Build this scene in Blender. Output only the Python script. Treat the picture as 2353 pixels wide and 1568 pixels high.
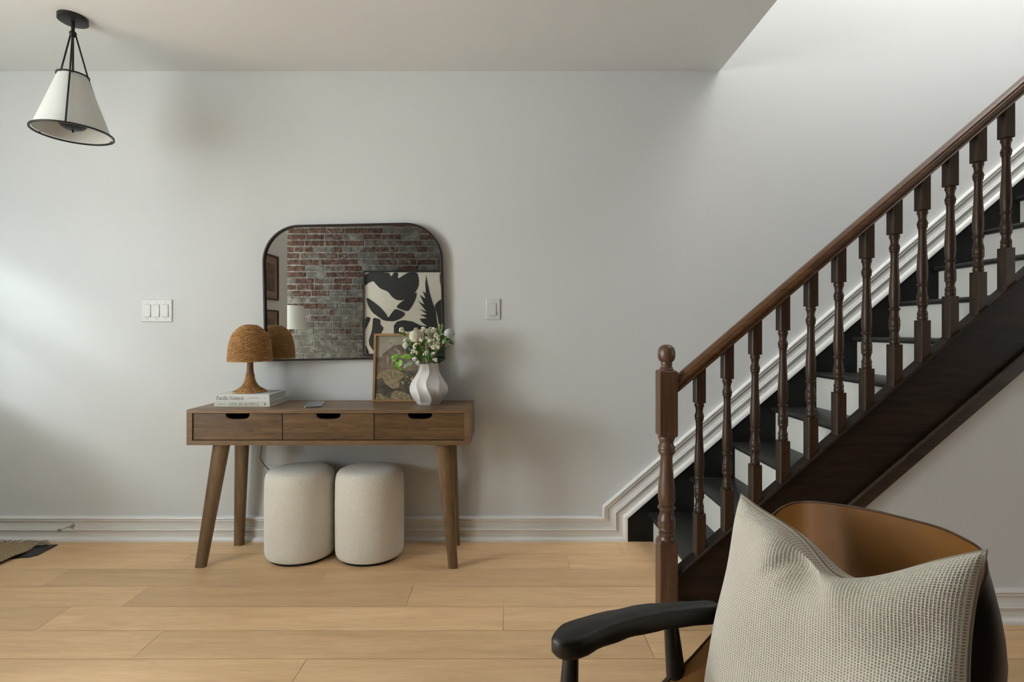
import bpy, math, random
from mathutils import Vector, Matrix
for _o in list(bpy.data.objects): bpy.data.objects.remove(_o)
scene = bpy.context.scene
COL = scene.collection
PI = math.pi
R = math.radians

# ------------------------------------------------------------------ camera
CAM_Z = 1.095; FPX = 1177.0; VX, VY = 1170.0, 758.0; WY = 2.663
cam_d = bpy.data.cameras.new('camera'); cam = bpy.data.objects.new('camera', cam_d); COL.objects.link(cam)
cam.location = (0, 0, CAM_Z); cam.rotation_euler = (R(90), 0, 0)
cam_d.sensor_width = 36; cam_d.lens = 36*FPX/2353
cam_d.shift_x = (2353/2-VX)/2353; cam_d.shift_y = -(784-VY)/2353
cam_d.clip_start = 0.02
scene.camera = cam
# ------------------------------------------------------------------ world, lights, exposure
w = bpy.data.worlds.new('world'); scene.world = w; w.use_nodes = True
w.node_tree.nodes['Background'].inputs[0].default_value = (0.75, 0.85, 1.0, 1)
w.node_tree.nodes['Background'].inputs[1].default_value = 0.6
scene.view_settings.view_transform = 'Standard'; scene.view_settings.look = 'None'
scene.view_settings.gamma = 1; scene.view_settings.use_curve_mapping = False
scene.view_settings.exposure = 0.0

def area(name, loc, target, sx, sy, power, color):
    l = bpy.data.lights.new(name, 'AREA'); l.shape = 'RECTANGLE'; l.size = sx; l.size_y = sy
    l.energy = power; l.color = color
    o = bpy.data.objects.new(name, l); COL.objects.link(o); o.location = loc
    o.rotation_euler = (Vector(target)-Vector(loc)).to_track_quat('-Z', 'Y').to_euler()
    return o
def setup_lights():
    # daylight through the window of the left wall, the glazed front of the room and the stairwell above
    area('front_window_daylight', (-3.0, -.36, 1.02), (-2.2, 2.0, .9), .90, 1.0, 23, (0.80, 0.95, 1.0))
    area('left_window_daylight', (-5.12, .42, 1.40), (0, 1.0, 1.30), 1.5, 1.6, 300, (0.91, 0.98, 1.0))
    area('door_glass_daylight', (-4.7, 2.2, 2.05), (-2.35, 2.6, 1.15), 0.7, 0.8, 40, (0.82, 0.965, 1.0))
    area('stairwell_daylight', (2.5, 1.75, 4.75), (2.4, 2.3, 2.4), 2.2, 1.2, 74, (1.0, 0.99, 0.96))
    area('side_fill_light', (4.05, 0.75, 1.5), (0, 0.9, 1.2), 0.9, 1.4, 12, (1.0, 0.97, 0.92))  # added fill from the right; the wall behind it has no window
    s = bpy.data.lights.new('sun', 'SUN'); s.energy = 3.0; s.angle = R(12); s.color = (0.88, 1.0, 0.99)
    so = bpy.data.objects.new('sun', s); COL.objects.link(so); so.location = (-6, 0, 3)
    so.rotation_euler = Vector((1, 0.36, -0.6)).to_track_quat('-Z', 'Y').to_euler()
setup_lights()

# ------------------------------------------------------------------ helpers
def P(px, py, Y):                       # measured photo point at distance Y -> metres
    return Vector(((px-VX)/FPX*Y, Y, CAM_Z+(VY-py)/FPX*Y))

class MB:
    def __init__(s): s.v = []; s.f = []; s.uv = {}; s.tone = {}; s.mi = {}
    def add(s, vs, fs, tone=None, mi=None, uvs=None):
        b = len(s.v); s.v += [tuple(p) for p in vs]
        for i, f in enumerate(fs):
            k = len(s.f); s.f.append([b+j for j in f])
            if tone is not None: s.tone[k] = tone
            if mi is not None: s.mi[k] = mi
            if uvs is not None: s.uv[k] = [uvs[j] for j in f]
        return s
    def box(s, x0, x1, y0, y1, z0, z1, bev=0, tone=None, M=None):
        if bev <= 0:
            vs = [(x, y, z) for x in (x0, x1) for y in (y0, y1) for z in (z0, z1)]
            fs = [(0,1,3,2),(4,6,7,5),(0,4,5,1),(2,3,7,6),(0,2,6,4),(1,5,7,3)]
        else:
            vs = []; b = bev
            for (X, sx) in ((x0, 1), (x1, -1)):
                for (Y, sy) in ((y0, 1), (y1, -1)):
                    for (Z, sz) in ((z0, 1), (z1, -1)):
                        vs += [(X, Y+sy*b, Z+sz*b), (X+sx*b, Y, Z+sz*b), (X+sx*b, Y+sy*b, Z)]
            def c(i, j, k): return (i*4+j*2+k)*3
            fs = []
            for i in (0, 1):
                fs.append([c(i,0,0), c(i,0,1), c(i,1,1), c(i,1,0)])
                fs.append([c(0,i,0)+1, c(1,i,0)+1, c(1,i,1)+1, c(0,i,1)+1])
                fs.append([c(0,0,i)+2, c(0,1,i)+2, c(1,1,i)+2, c(1,0,i)+2])
            for a in (0, 1):
                for d in (0, 1):
                    fs.append([c(a,d,0), c(a,d,1), c(a,d,1)+1, c(a,d,0)+1])
                    fs.append([c(a,0,d), c(a,1,d), c(a,1,d)+2, c(a,0,d)+2])
                    fs.append([c(0,a,d)+1, c(1,a,d)+1, c(1,a,d)+2, c(0,a,d)+2])
            for i in range(8): fs.append([i*3, i*3+1, i*3+2])
        if M is not None: vs = [M @ Vector(p) for p in vs]
        return s.add(vs, fs, tone)
    def prism(s, pts, fn, d0, d1):      # polygon pts (a,b) extruded; fn(a,b,d)->xyz
        n = len(pts)
        vs = [fn(a, b, d0) for a, b in pts]+[fn(a, b, d1) for a, b in pts]
        fs = [list(range(n)), list(range(2*n-1, n-1, -1))]
        fs += [[i, (i+1) % n, n+(i+1) % n, n+i] for i in range(n)]
        return s.add(vs, fs)
    def lathe(s, prof, c=(0,0,0), n=32, M=None, mod=None):     # prof (r,z)
        vs = []; fs = []
        for (r, z) in prof:
            for k in range(n):
                a = 2*PI*k/n; rr = r*(mod(a, z) if mod else 1)
                p = Vector((rr*math.cos(a), rr*math.sin(a), z))
                if M is not None: p = M @ p
                vs.append(p+Vector(c))
        for i in range(len(prof)-1):
            for k in range(n):
                fs.append([i*n+k, i*n+(k+1) % n, (i+1)*n+(k+1) % n, (i+1)*n+k])
        if prof[0][0] > 1e-5: fs.append(list(range(n-1, -1, -1)))
        if prof[-1][0] > 1e-5: fs.append([(len(prof)-1)*n+k for k in range(n)])
        return s.add(vs, fs)
    def tube(s, pts, r, n=10, cap=True):
        pts = [Vector(p) for p in pts]; m = len(pts)
        rs = r if isinstance(r, (list, tuple)) else [r]*m
        up = None; vs = []; fs = []
        for i, p in enumerate(pts):
            t = (pts[min(i+1, m-1)]-pts[max(i-1, 0)]).normalized()
            if up is None:
                up = Vector((0, 0, 1)) if abs(t.z) < .9 else Vector((1, 0, 0))
            a = t.cross(up).normalized(); b = a.cross(t).normalized(); up = b
            for k in range(n):
                q = 2*PI*k/n
                vs.append(p+a*math.cos(q)*rs[i]+b*math.sin(q)*rs[i])
        for i in range(m-1):
            for k in range(n):
                fs.append([i*n+k, i*n+(k+1) % n, (i+1)*n+(k+1) % n, (i+1)*n+k])
        if cap: fs += [list(range(n-1, -1, -1)), [(m-1)*n+k for k in range(n)]]
        return s.add(vs, fs)
    def ball(s, c, r, nu=12, nv=8, sc=(1,1,1)):
        vs = [(c[0], c[1], c[2]-r*sc[2])]; fs = []
        for i in range(1, nv):
            t = PI*i/nv
            for k in range(nu):
                a = 2*PI*k/nu
                vs.append((c[0]+r*sc[0]*math.sin(t)*math.cos(a), c[1]+r*sc[1]*math.sin(t)*math.sin(a), c[2]-r*sc[2]*math.cos(t)))
        vs.append((c[0], c[1], c[2]+r*sc[2])); L = len(vs)-1
        for k in range(nu):
            fs.append([0, 1+(k+1) % nu, 1+k]); fs.append([L, L-nu+k, L-nu+(k+1) % nu])
        for i in range(nv-2):
            for k in range(nu):
                a = 1+i*nu; fs.append([a+k, a+(k+1) % nu, a+nu+(k+1) % nu, a+nu+k])
        return s.add(vs, fs)
    def grid(s, fn, nu, nv, closed_u=False, uvf=None):
        vs = []; uv = []; fs = []
        for j in range(nv+1):
            for i in range(nu+(0 if closed_u else 1)):
                vs.append(fn(i/nu, j/nv)); uv.append((i/nu, j/nv))
        W = nu if closed_u else nu+1
        for j in range(nv):
            for i in range(nu):
                i2 = (i+1) % W if closed_u else i+1
                fs.append([j*W+i, j*W+i2, (j+1)*W+i2, (j+1)*W+i])
        return s.add(vs, fs, uvs=uv)

ROOTLOC = {}
def obj(name, mb, mat, parent=None, origin=None, smooth=None, label=None):
    """one mesh object; geometry is given in world metres"""
    org = Vector(origin) if origin is not None else Vector((0, 0, 0))
    wloc = Vector((0, 0, 0))
    if parent is not None:
        wloc = ROOTLOC[parent.name]
        org = wloc if origin is None else org
    me = bpy.data.meshes.new(name)
    me.from_pydata([(p[0]-org.x, p[1]-org.y, p[2]-org.z) for p in mb.v], [], mb.f)
    for m in (mat if isinstance(mat, (list, tuple)) else [mat]): me.materials.append(m)
    if mb.mi:
        for k, i in mb.mi.items(): me.polygons[k].material_index = i
    if mb.tone:
        a = me.attributes.new('tone', 'FLOAT', 'FACE')
        for k, t in mb.tone.items(): a.data[k].value = t
    if mb.uv:
        uvl = me.uv_layers.new(name='UVMap')
        for p in me.polygons:
            if p.index in mb.uv:
                for li, u in zip(p.loop_indices, mb.uv[p.index]): uvl.data[li].uv = u
    me.validate()
    import bmesh
    if not mb.uv and not mb.tone:
        bm = bmesh.new(); bm.from_mesh(me); bmesh.ops.recalc_face_normals(bm, faces=bm.faces); bm.to_mesh(me); bm.free()
    if smooth is not None:
        for p in me.polygons: p.use_smooth = True
        if smooth < 180: me.set_sharp_from_angle(angle=R(smooth))
    o = bpy.data.objects.new(name, me); COL.objects.link(o)
    if parent is not None:
        o.parent = parent; o.location = org-wloc
    else:
        o.location = org
    ROOTLOC[o.name] = org.copy()
    if label: o['label'] = label
    return o
def thing(name, label, cat, loc=(0,0,0), group=None):
    o = bpy.data.objects.new(name, None); COL.objects.link(o); o.location = loc; o.empty_display_size = .05
    o['label'] = label; o['category'] = cat
    if group: o['group'] = group
    ROOTLOC[o.name] = Vector(loc); return o
def tag(o, label, cat, group=None, kind=None):
    o['label'] = label; o['category'] = cat
    if group: o['group'] = group
    if kind: o['kind'] = kind
    return o
def struct(name, mb, mat, smooth=None):
    o = obj(name, mb, mat, smooth=smooth); o['kind'] = 'structure'; return o

# ------------------------------------------------------------------ materials
def newmat(name):
    m = bpy.data.materials.new(name); m.use_nodes = True
    nt = m.node_tree; b = nt.nodes['Principled BSDF']
    return m, nt, b
def N(nt, t, **kw):
    n = nt.nodes.new(t)
    for k, v in kw.items(): setattr(n, k, v)
    return n
def ramp(nt, fac, stops):
    r = N(nt, 'ShaderNodeValToRGB'); cr = r.color_ramp
    while len(cr.elements) < len(stops): cr.elements.new(.5)
    for e, (p, c) in zip(cr.elements, stops):
        e.position = p; e.color = (c[0], c[1], c[2], 1) if len(c) == 3 else c
    nt.links.new(fac, r.inputs[0]); return r.outputs[0]
def coords(nt, scale=(1,1,1), kind='Object', rot=(0,0,0)):
    t = N(nt, 'ShaderNodeTexCoord'); m = N(nt, 'ShaderNodeMapping')
    m.inputs['Scale'].default_value = scale; m.inputs['Rotation'].default_value = rot
    nt.links.new(t.outputs[kind], m.inputs[0]); return m.outputs[0]
def noise(nt, vec, scale, detail=4, rough=.5, dist=0):
    n = N(nt, 'ShaderNodeTexNoise'); n.inputs['Scale'].default_value = scale; n.inputs['Detail'].default_value = detail
    n.inputs['Roughness'].default_value = rough; n.inputs['Distortion'].default_value = dist
    nt.links.new(vec, n.inputs['Vector']); return n.outputs['Fac']
def mix(nt, a, b, fac, mode='MIX'):
    m = N(nt, 'ShaderNodeMix', data_type='RGBA', blend_type=mode)
    for sock, v in ((m.inputs[0], fac), (m.inputs[6], a), (m.inputs[7], b)):
        if hasattr(v, 'links') or isinstance(v, bpy.types.NodeSocket): nt.links.new(v, sock)
        else: sock.default_value = v if not isinstance(v, tuple) or len(v) == 4 else (*v, 1)
    return m.outputs[2]
def bump(nt, b, h, strength=.3, dist=.002):
    n = N(nt, 'ShaderNodeBump'); n.inputs['Strength'].default_value = strength; n.inputs['Distance'].default_value = dist
    nt.links.new(h, n.inputs['Height']); nt.links.new(n.outputs[0], b.inputs['Normal'])
def mathn(nt, op, a, b=None):
    n = N(nt, 'ShaderNodeMath', operation=op)
    for i, v in enumerate((a, b)):
        if v is None: continue
        if isinstance(v, bpy.types.NodeSocket): nt.links.new(v, n.inputs[i])
        else: n.inputs[i].default_value = v
    return n.outputs[0]

def plain(name, col, rough=.5, metal=0, var=.06, vs=40, bmp=0, bscale=200, spec=None, coat=0):
    m, nt, b = newmat(name)
    v = coords(nt); f = noise(nt, v, vs)
    lo = tuple(c*(1-var) for c in col); hi = tuple(min(1, c*(1+var)) for c in col)
    nt.links.new(ramp(nt, f, [(.3, lo), (.7, hi)]), b.inputs['Base Color'])
    b.inputs['Roughness'].default_value = rough; b.inputs['Metallic'].default_value = metal
    if spec is not None: b.inputs['Specular IOR Level'].default_value = spec
    if coat: b.inputs['Coat Weight'].default_value = coat
    if bmp: bump(nt, b, noise(nt, v, bscale, 3), bmp)
    return m
def wood(name, dark, light, axis='x', rough=.45, stretch=14, scale=9, bmp=.15, tonevar=0, fine=1.0, coat=0, blocks=None, spec=.5):
    m, nt, b = newmat(name)
    sc = {'x': (1, stretch, stretch), 'y': (stretch, 1, stretch), 'z': (stretch, stretch, 1)}[axis]
    v = coords(nt, sc)
    if tonevar:
        at = N(nt, 'ShaderNodeAttribute', attribute_name='tone')
        add = N(nt, 'ShaderNodeVectorMath', operation='ADD'); cx = N(nt, 'ShaderNodeCombineXYZ')
        s = mathn(nt, 'MULTIPLY', at.outputs['Fac'], 37.0)
        nt.links.new(s, cx.inputs[0]); nt.links.new(s, cx.inputs[1]); nt.links.new(s, cx.inputs[2])
        nt.links.new(v, add.inputs[0]); nt.links.new(cx.outputs[0], add.inputs[1]); v = add.outputs[0]
    f1 = noise(nt, v, scale*.35, 5, .6, .6); f2 = noise(nt, v, scale*2.2*fine, 6, .65)
    f = mathn(nt, 'ADD', mathn(nt, 'MULTIPLY', f1, .6), mathn(nt, 'MULTIPLY', f2, .4))
    mid = tuple((a+c)/2 for a, c in zip(dark, light))
    c = ramp(nt, f, [(.34, dark), (.5, mid), (.66, light)])
    if tonevar:
        tv = N(nt, 'ShaderNodeMapRange'); tv.inputs['To Min'].default_value = 1-tonevar; tv.inputs['To Max'].default_value = 1+tonevar
        nt.links.new(at.outputs['Fac'], tv.inputs[0])
        g = N(nt, 'ShaderNodeCombineColor'); [nt.links.new(tv.outputs[0], g.inputs[i]) for i in range(3)]
        c = mix(nt, c, g.outputs[0], 1.0, 'MULTIPLY')
    nt.links.new(c, b.inputs['Base Color']); b.inputs['Roughness'].default_value = rough
    b.inputs['Specular IOR Level'].default_value = spec
    if coat: b.inputs['Coat Weight'].default_value = coat; b.inputs['Coat Roughness'].default_value = .2
    bump(nt, b, f2, bmp, .001)
    return m

WALLC = (0.70, 0.706, 0.70)
def wallmat(name, col):
    m, nt, b = newmat(name); v = coords(nt)
    f = noise(nt, v, 1.3, 3)
    nt.links.new(ramp(nt, f, [(.3, tuple(c*.975 for c in col)), (.7, tuple(c*1.02 for c in col))]), b.inputs['Base Color'])
    b.inputs['Roughness'].default_value = .62; b.inputs['Specular IOR Level'].default_value = .3
    bump(nt, b, noise(nt, v, 260, 3), .05, .001); return m
M_WALL = wallmat('wall_paint', WALLC)
M_CEIL = wallmat('ceiling_paint', (0.80, 0.81, 0.81))
M_TRIM = plain('trim_paint', (0.80, 0.79, 0.765), .3, var=.01, vs=8)
M_FLOOR = wood('oak_floor', (0.63, 0.405, 0.215), (0.83, 0.56, 0.315), 'x', .42, 9, 5, .06, tonevar=.11, coat=.05, spec=.4)
M_DESK = wood('acacia', (0.050, 0.026, 0.0105), (0.200, 0.112, 0.048), 'x', .42, 10, 7, .1, tonevar=.2)
M_DESKTOP_LIT = wood('acacia_lit_top', (0.095, 0.056, 0.030), (0.27, 0.17, 0.095), 'x', .4, 10, 7, .1, tonevar=.2)  # lighter copy of the acacia: light catching the top put into the colour
M_DESKLEG = wood('acacia_leg', (0.095, 0.052, 0.022), (0.235, 0.140, 0.068), 'z', .42, 10, 7, .1)
M_DESKRIM = wood('acacia_edge', (0.12, 0.068, 0.032), (0.25, 0.150, 0.078), 'x', .42, 10, 7, .1)
M_RAIL = wood('walnut_rail', (0.055, 0.022, 0.009), (0.17, 0.078, 0.032), 'x', .33, 14, 9, .2)
M_NEWEL = wood('walnut_newel', (0.05, 0.024, 0.013), (0.155, 0.08, 0.045), 'z', .36, 14, 12, .25)
M_BAL = wood('walnut_baluster', (0.018, 0.0090, 0.0048), (0.068, 0.034, 0.017), 'z', .42, 14, 12, .25, spec=.32)
M_STR = wood('walnut_stringer', (0.006, 0.0035, 0.0025), (0.034, 0.017, 0.009), 'x', .5, 10, 8, .3, spec=.22)
M_STRIP = wood('walnut_strip', (0.012, 0.007, 0.0045), (0.065, 0.038, 0.024), 'x', .45, 14, 8, .3)
M_BLACKP = plain('black_paint', (0.006, 0.0055, 0.005), .5, spec=.25, var=.3, vs=9, bmp=.1, bscale=30)
M_TREAD = plain('tread_paint', (0.018, 0.018, 0.016), .38, spec=.4, var=.25, vs=14, bmp=.15, bscale=40)
M_RISER = plain('riser_paint', (0.66, 0.65, 0.60), .45, var=.02, vs=6)
M_BLKMETAL = plain('black_metal', (0.014, 0.013, 0.012), .42, .3, var=.1)
M_BLKWOOD = wood('black_wood', (0.008, 0.007, 0.006), (0.022, 0.020, 0.018), 'x', .35, 12, 10, .3)
M_PLASTIC = plain('white_plastic', (0.68, 0.68, 0.66), .35, var=.01)
M_SCREW = plain('screw', (0.28, 0.27, 0.25), .5, var=.02)
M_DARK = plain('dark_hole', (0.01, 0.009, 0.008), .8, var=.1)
M_MIRRORF = plain('mirror_frame', (0.028, 0.018, 0.014), .4, .3, var=.1)
m, nt, b = newmat('mirror_glass'); b.inputs['Metallic'].default_value = 1; b.inputs['Roughness'].default_value = .004
nt.links.new(ramp(nt, noise(nt, coords(nt), 2), [(0, (.80, .81, .79)), (1, (.83, .84, .82))]), b.inputs['Base Color']); M_MIRROR = m

def two(name, c0, c1, scale, rough=.7, bstr=.5, bd=.003, detail=3, stops=(.35, .65), kind='Object', sheen=0, vec=(1,1,1)):
    m, nt, b = newmat(name); v = coords(nt, vec, kind); f = noise(nt, v, scale, detail)
    nt.links.new(ramp(nt, f, [(stops[0], c0), (stops[1], c1)]), b.inputs['Base Color'])
    b.inputs['Roughness'].default_value = rough; bump(nt, b, f, bstr, bd)
    if sheen: b.inputs['Sheen Weight'].default_value = sheen
    return m
# ---- ROOM
def build_room():
    m = MB(); m.box(-5.3, 4.3, -.55, WY+.12, -.1, -.002)
    random.seed(5)
    ends = {0: [-2.9,-1.2,.55,2.3], 1: [-2.6,-1.55,.28,2.0,3.4], 2: [-3.3,-2.0,-.82,1.05,2.7], 3: [-2.7,-1.534,-.41,1.4,3.1],
            4: [-3.1,-1.727,-.022,1.7], 5: [-2.8,-1.255,.484,2.2], 6: [-3.2,-.673,1.0,2.8]}
    for r in range(21):
        y1 = WY-.16*r; y0 = y1-.16
        if r in ends: es = [-5.3, -4.2]+ends[r]+[4.3]
        else:
            x = -5.3-random.random()*1.5; es = [-5.3]
            while x < 4.3:
                x += 1.9
                if x > -5.1 and x < 4.2: es.append(x)
            es.append(4.3)
        for i in range(len(es)-1):
            g = .0007
            if y0 < -.45: continue
            m.add([(es[i]+g, y0+g, 0), (es[i+1]-g, y0+g, 0), (es[i+1]-g, y1-g, 0), (es[i]+g, y1-g, 0)], [(0,1,2,3)], tone=random.random())
    struct('floor', m, M_FLOOR)
    # back wall (the wall in view) runs on up the stairwell
    m = MB(); m.box(-3.1, 4.3, WY, WY+.12, 0, 5.0); struct('wall_back', m, M_WALL)
    # unseen wall added to shade the far left, with a glazed door opening; the room widens to the left in front of it
    m = MB(); X0, X1 = -3.1, -3.0; wy0, wy1, wz0, wz1 = 2.22, 2.60, .88, 1.76
    m.box(X0, X1, 1.3, wy0, 0, 2.44); m.box(X0, X1, wy1, WY, 0, 2.44)
    m.box(X0, X1, wy0, wy1, 0, wz0); m.box(X0, X1, wy0, wy1, wz1, 2.44); m.box(-5.2, X0, 1.3, 1.4, 0, 2.44); struct('wall_unseen_left', m, M_WALL)
    m = MB(); t = .035
    m.box(X0, X1+.01, wy0, wy0+t, wz0, wz1); m.box(X0, X1+.01, wy1-t, wy1, wz0, wz1)
    m.box(X0, X1+.02, wy0, wy1, wz0, wz0+t); m.box(X0, X1+.01, wy0, wy1, wz1-t, wz1)
    m.box(X0+.04, X0+.06, wy0, wy1, 1.34, 1.37)
    struct('window_1', m, M_TRIM)
    m = MB(); ly0, ly1, lz0, lz1 = -.34, 1.18, .60, 2.2
    m.box(-5.3, -5.2, -.5, ly0, 0, 2.44); m.box(-5.3, -5.2, ly1, 1.4, 0, 2.44); m.box(-5.3, -5.2, ly0, ly1, 0, lz0); m.box(-5.3, -5.2, ly0, ly1, lz1, 2.44); struct('wall_left', m, M_WALL)
    m = MB(); t = .05
    m.box(-5.3, -5.19, ly0, ly0+t, lz0, lz1); m.box(-5.3, -5.19, ly1-t, ly1, lz0, lz1); m.box(-5.3, -5.16, ly0, ly1, lz0, lz0+t); m.box(-5.3, -5.19, ly0, ly1, lz1-t, lz1); m.box(-5.27, -5.23, .40, .44, lz0, lz1)
    struct('window_3', m, M_TRIM)
    m = MB(); wx0, wx1, wz0, wz1 = -3.5, -2.52, .45, 1.60
    m.box(-5.3, wx0, -.5, -.38, 0, 2.44); m.box(wx1, -2.48, -.5, -.38, 0, 2.44); m.box(wx0, wx1, -.5, -.38, 0, wz0); m.box(wx0, wx1, -.5, -.38, wz1, 2.44)
    struct('wall_window', m, M_WALL)
    m = MB(); t = .05
    m.box(wx0, wx0+t, -.46, -.37, wz0, wz1); m.box(wx1-t, wx1, -.46, -.37, wz0, wz1); m.box(wx0, wx1, -.46, -.372, wz0, wz0+t); m.box(wx0, wx1, -.46, -.37, wz1-t, wz1); m.box(-3.02, -2.99, -.44, -.41, wz0, wz1)
    struct('window_2', m, M_TRIM)
    m = MB(); m.box(-3.1, -2.33, 1.28, 1.38, 0, .92); struct('wall_light_block', m, M_WALL)  # unseen low wall added to keep light off the lower left
    # partition wall carrying the two small pictures (seen in the mirror)
    m = MB(); m.box(-2.27, -2.17, .28, .85, 0, 2.44); struct('wall_partition', m, M_WALL)
    m = MB(); m.box(4.2, 4.3, -.5, WY, 0, 5.0); struct('wall_right', m, M_WALL)
    # ceiling with the stairwell opening
    m = MB(); m.box(-5.3, -3.1, -.5, 1.4, 2.44, 2.72); m.box(-3.1, 1.093, -.5, WY, 2.44, 2.72); m.box(1.093, 4.2, -.5, 1.87, 2.44, 2.72); m.box(3.55, 4.2, 1.87, WY, 2.44, 2.72)
    struct('ceiling', m, M_CEIL)
    m = MB(); m.box(.1, 4.2, .8, WY, 4.9, 5.0); struct('ceiling_upper', m, M_CEIL)
    m = MB(); m.box(.1, 4.2, .7, .8, 2.72, 5.0); m.box(.0, .1, .7, WY, 2.72, 5.0); struct('wall_upper', m, M_WALL)
    # wall under the stairs, below the stringer
    m = MB()
    zb = lambda X: .42+.862*(X-1.316)
    pts = [(.86, 0), (4.2, 0), (4.2, 2.44), ((2.44-.42)/.862+1.316, 2.44), (.86, zb(.86)+.02)]
    m.prism(pts, lambda a, b, d: (a, d, b), 1.922, 1.952); struct('wall_stair', m, M_WALL)

PROF = [(0,0),(0,.026),(.008,.0265),(.016,.023),(.021,.017),(.024,.012),(.049,.012),(.0495,.0165),(.054,.017),(.0545,.0145),(.056,.0195),(.061,.022),(.066,.0195),(.0675,.0145),(.068,.017),(.072,.0165),
        (.0725,.010),(.1025,.010),(.103,.017),(.107,.0195),(.111,.017),(.1125,.0165),(.114,.021),(.120,.0235),(.125,.021),(.127,.016),(.127,0)]
def sweep(path, y, prof=PROF, out=-1):
    """profile swept along a path in the wall plane (x,z), mitred"""
    m = MB(); n = len(path); offs = []
    dirs = [Vector((path[i+1][0]-path[i][0], path[i+1][1]-path[i][1])).normalized() for i in range(n-1)]
    nor = [Vector((-d.y, d.x)) for d in dirs]
    for i in range(n):
        if i == 0: o = nor[0]
        elif i == n-1: o = nor[-1]
        else:
            o = (nor[i-1]+nor[i]).normalized(); o = o/max(.3, o.dot(nor[i]))
        offs.append(o)
    k = len(prof); vs = []
    for i in range(n):
        for (u, d) in prof: vs.append((path[i][0]+offs[i].x*u, y+out*d, path[i][1]+offs[i].y*u))
    fs = [[i*k+j, i*k+j+1, (i+1)*k+j+1, (i+1)*k+j] for i in range(n-1) for j in range(k-1)]
    fs += [list(range(k)), [(n-1)*k+j for j in range(k)]]
    return m.add(vs, fs)
SL = .862
build_room()
sp = [(-3.0, 0), (.611, 0), (.611, .122), (.611+3.0, .122+3.0*SL)]
struct('baseboard_back', sweep(sp, WY), M_TRIM, 30)
struct('baseboard_stair', sweep([(1.15, 0), (4.2, 0)], 1.922), M_TRIM, 30)

# ---- brick wall behind the camera (seen in the mirror)
def brickmat():
    m, nt, b = newmat('old_brick'); v = coords(nt)
    at = N(nt, 'ShaderNodeAttribute', attribute_name='tone')
    red = ramp(nt, noise(nt, v, 30, 5), [(.3, (.022, .014, .011)), (.5, (.050, .027, .020)), (.72, (.085, .055, .043))])
    gry = ramp(nt, noise(nt, v, 14, 5), [(.3, (.055, .054, .047)), (.5, (.074, .071, .062)), (.75, (.15, .146, .132))])
    big = noise(nt, v, 3.2, 4, .6); sm = noise(nt, v, 26, 5, .7)
    s = mathn(nt, 'ADD', mathn(nt, 'ADD', mathn(nt, 'MULTIPLY', at.outputs['Fac'], .48), mathn(nt, 'MULTIPLY', big, .8)), mathn(nt, 'MULTIPLY', sm, .62))
    sep = N(nt, 'ShaderNodeSeparateXYZ'); nt.links.new(v, sep.inputs[0])
    s = mathn(nt, 'SUBTRACT', s, mathn(nt, 'MULTIPLY', sep.outputs[2], .18))
    mk = ramp(nt, s, [(.60, (0,0,0)), (.70, (1,1,1))])
    nt.links.new(mix(nt, red, gry, mk), b.inputs['Base Color']); b.inputs['Roughness'].default_value = .95; b.inputs['Specular IOR Level'].default_value = .1
    bump(nt, b, sm, .6, .004); return m
def build_brick():
    M = brickmat(); mort = two('mortar', (.060, .055, .048), (.13, .124, .112), 30, .95, .6, .004)
    m = MB(); random.seed(11); yb = -.38
    def mi(k0, i):
        for k in range(k0, len(m.f)): m.mi[k] = i
    k0 = len(m.f); m.box(-2.48, 4.2, yb-.12, yb-.0015, 0, 2.44, tone=.5); mi(k0, 1)
    z = .005; r = 0
    while z < 2.38:
        hdr = r % 6 == 4; L = .105 if hdr else .215; x = -2.48-random.random()*L
        while x < 4.0:
            l = L*random.uniform(.93, 1.05); hh = .059*random.uniform(.95, 1.04); t = random.random(); k0 = len(m.f)
            if x+l > -2.44: m.box(max(-2.479, x+random.uniform(.003, .008)), min(4.19, x+l-random.uniform(.003, .008)), yb-.03, yb+random.uniform(.0005, .003), z+random.uniform(0, .005), z+hh+random.uniform(-.002, .002), bev=.0035, tone=t); mi(k0, 0)
            x += l
        z += .0695; r += 1
    struct('wall_front', m, [M, mort])
build_brick()

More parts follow.
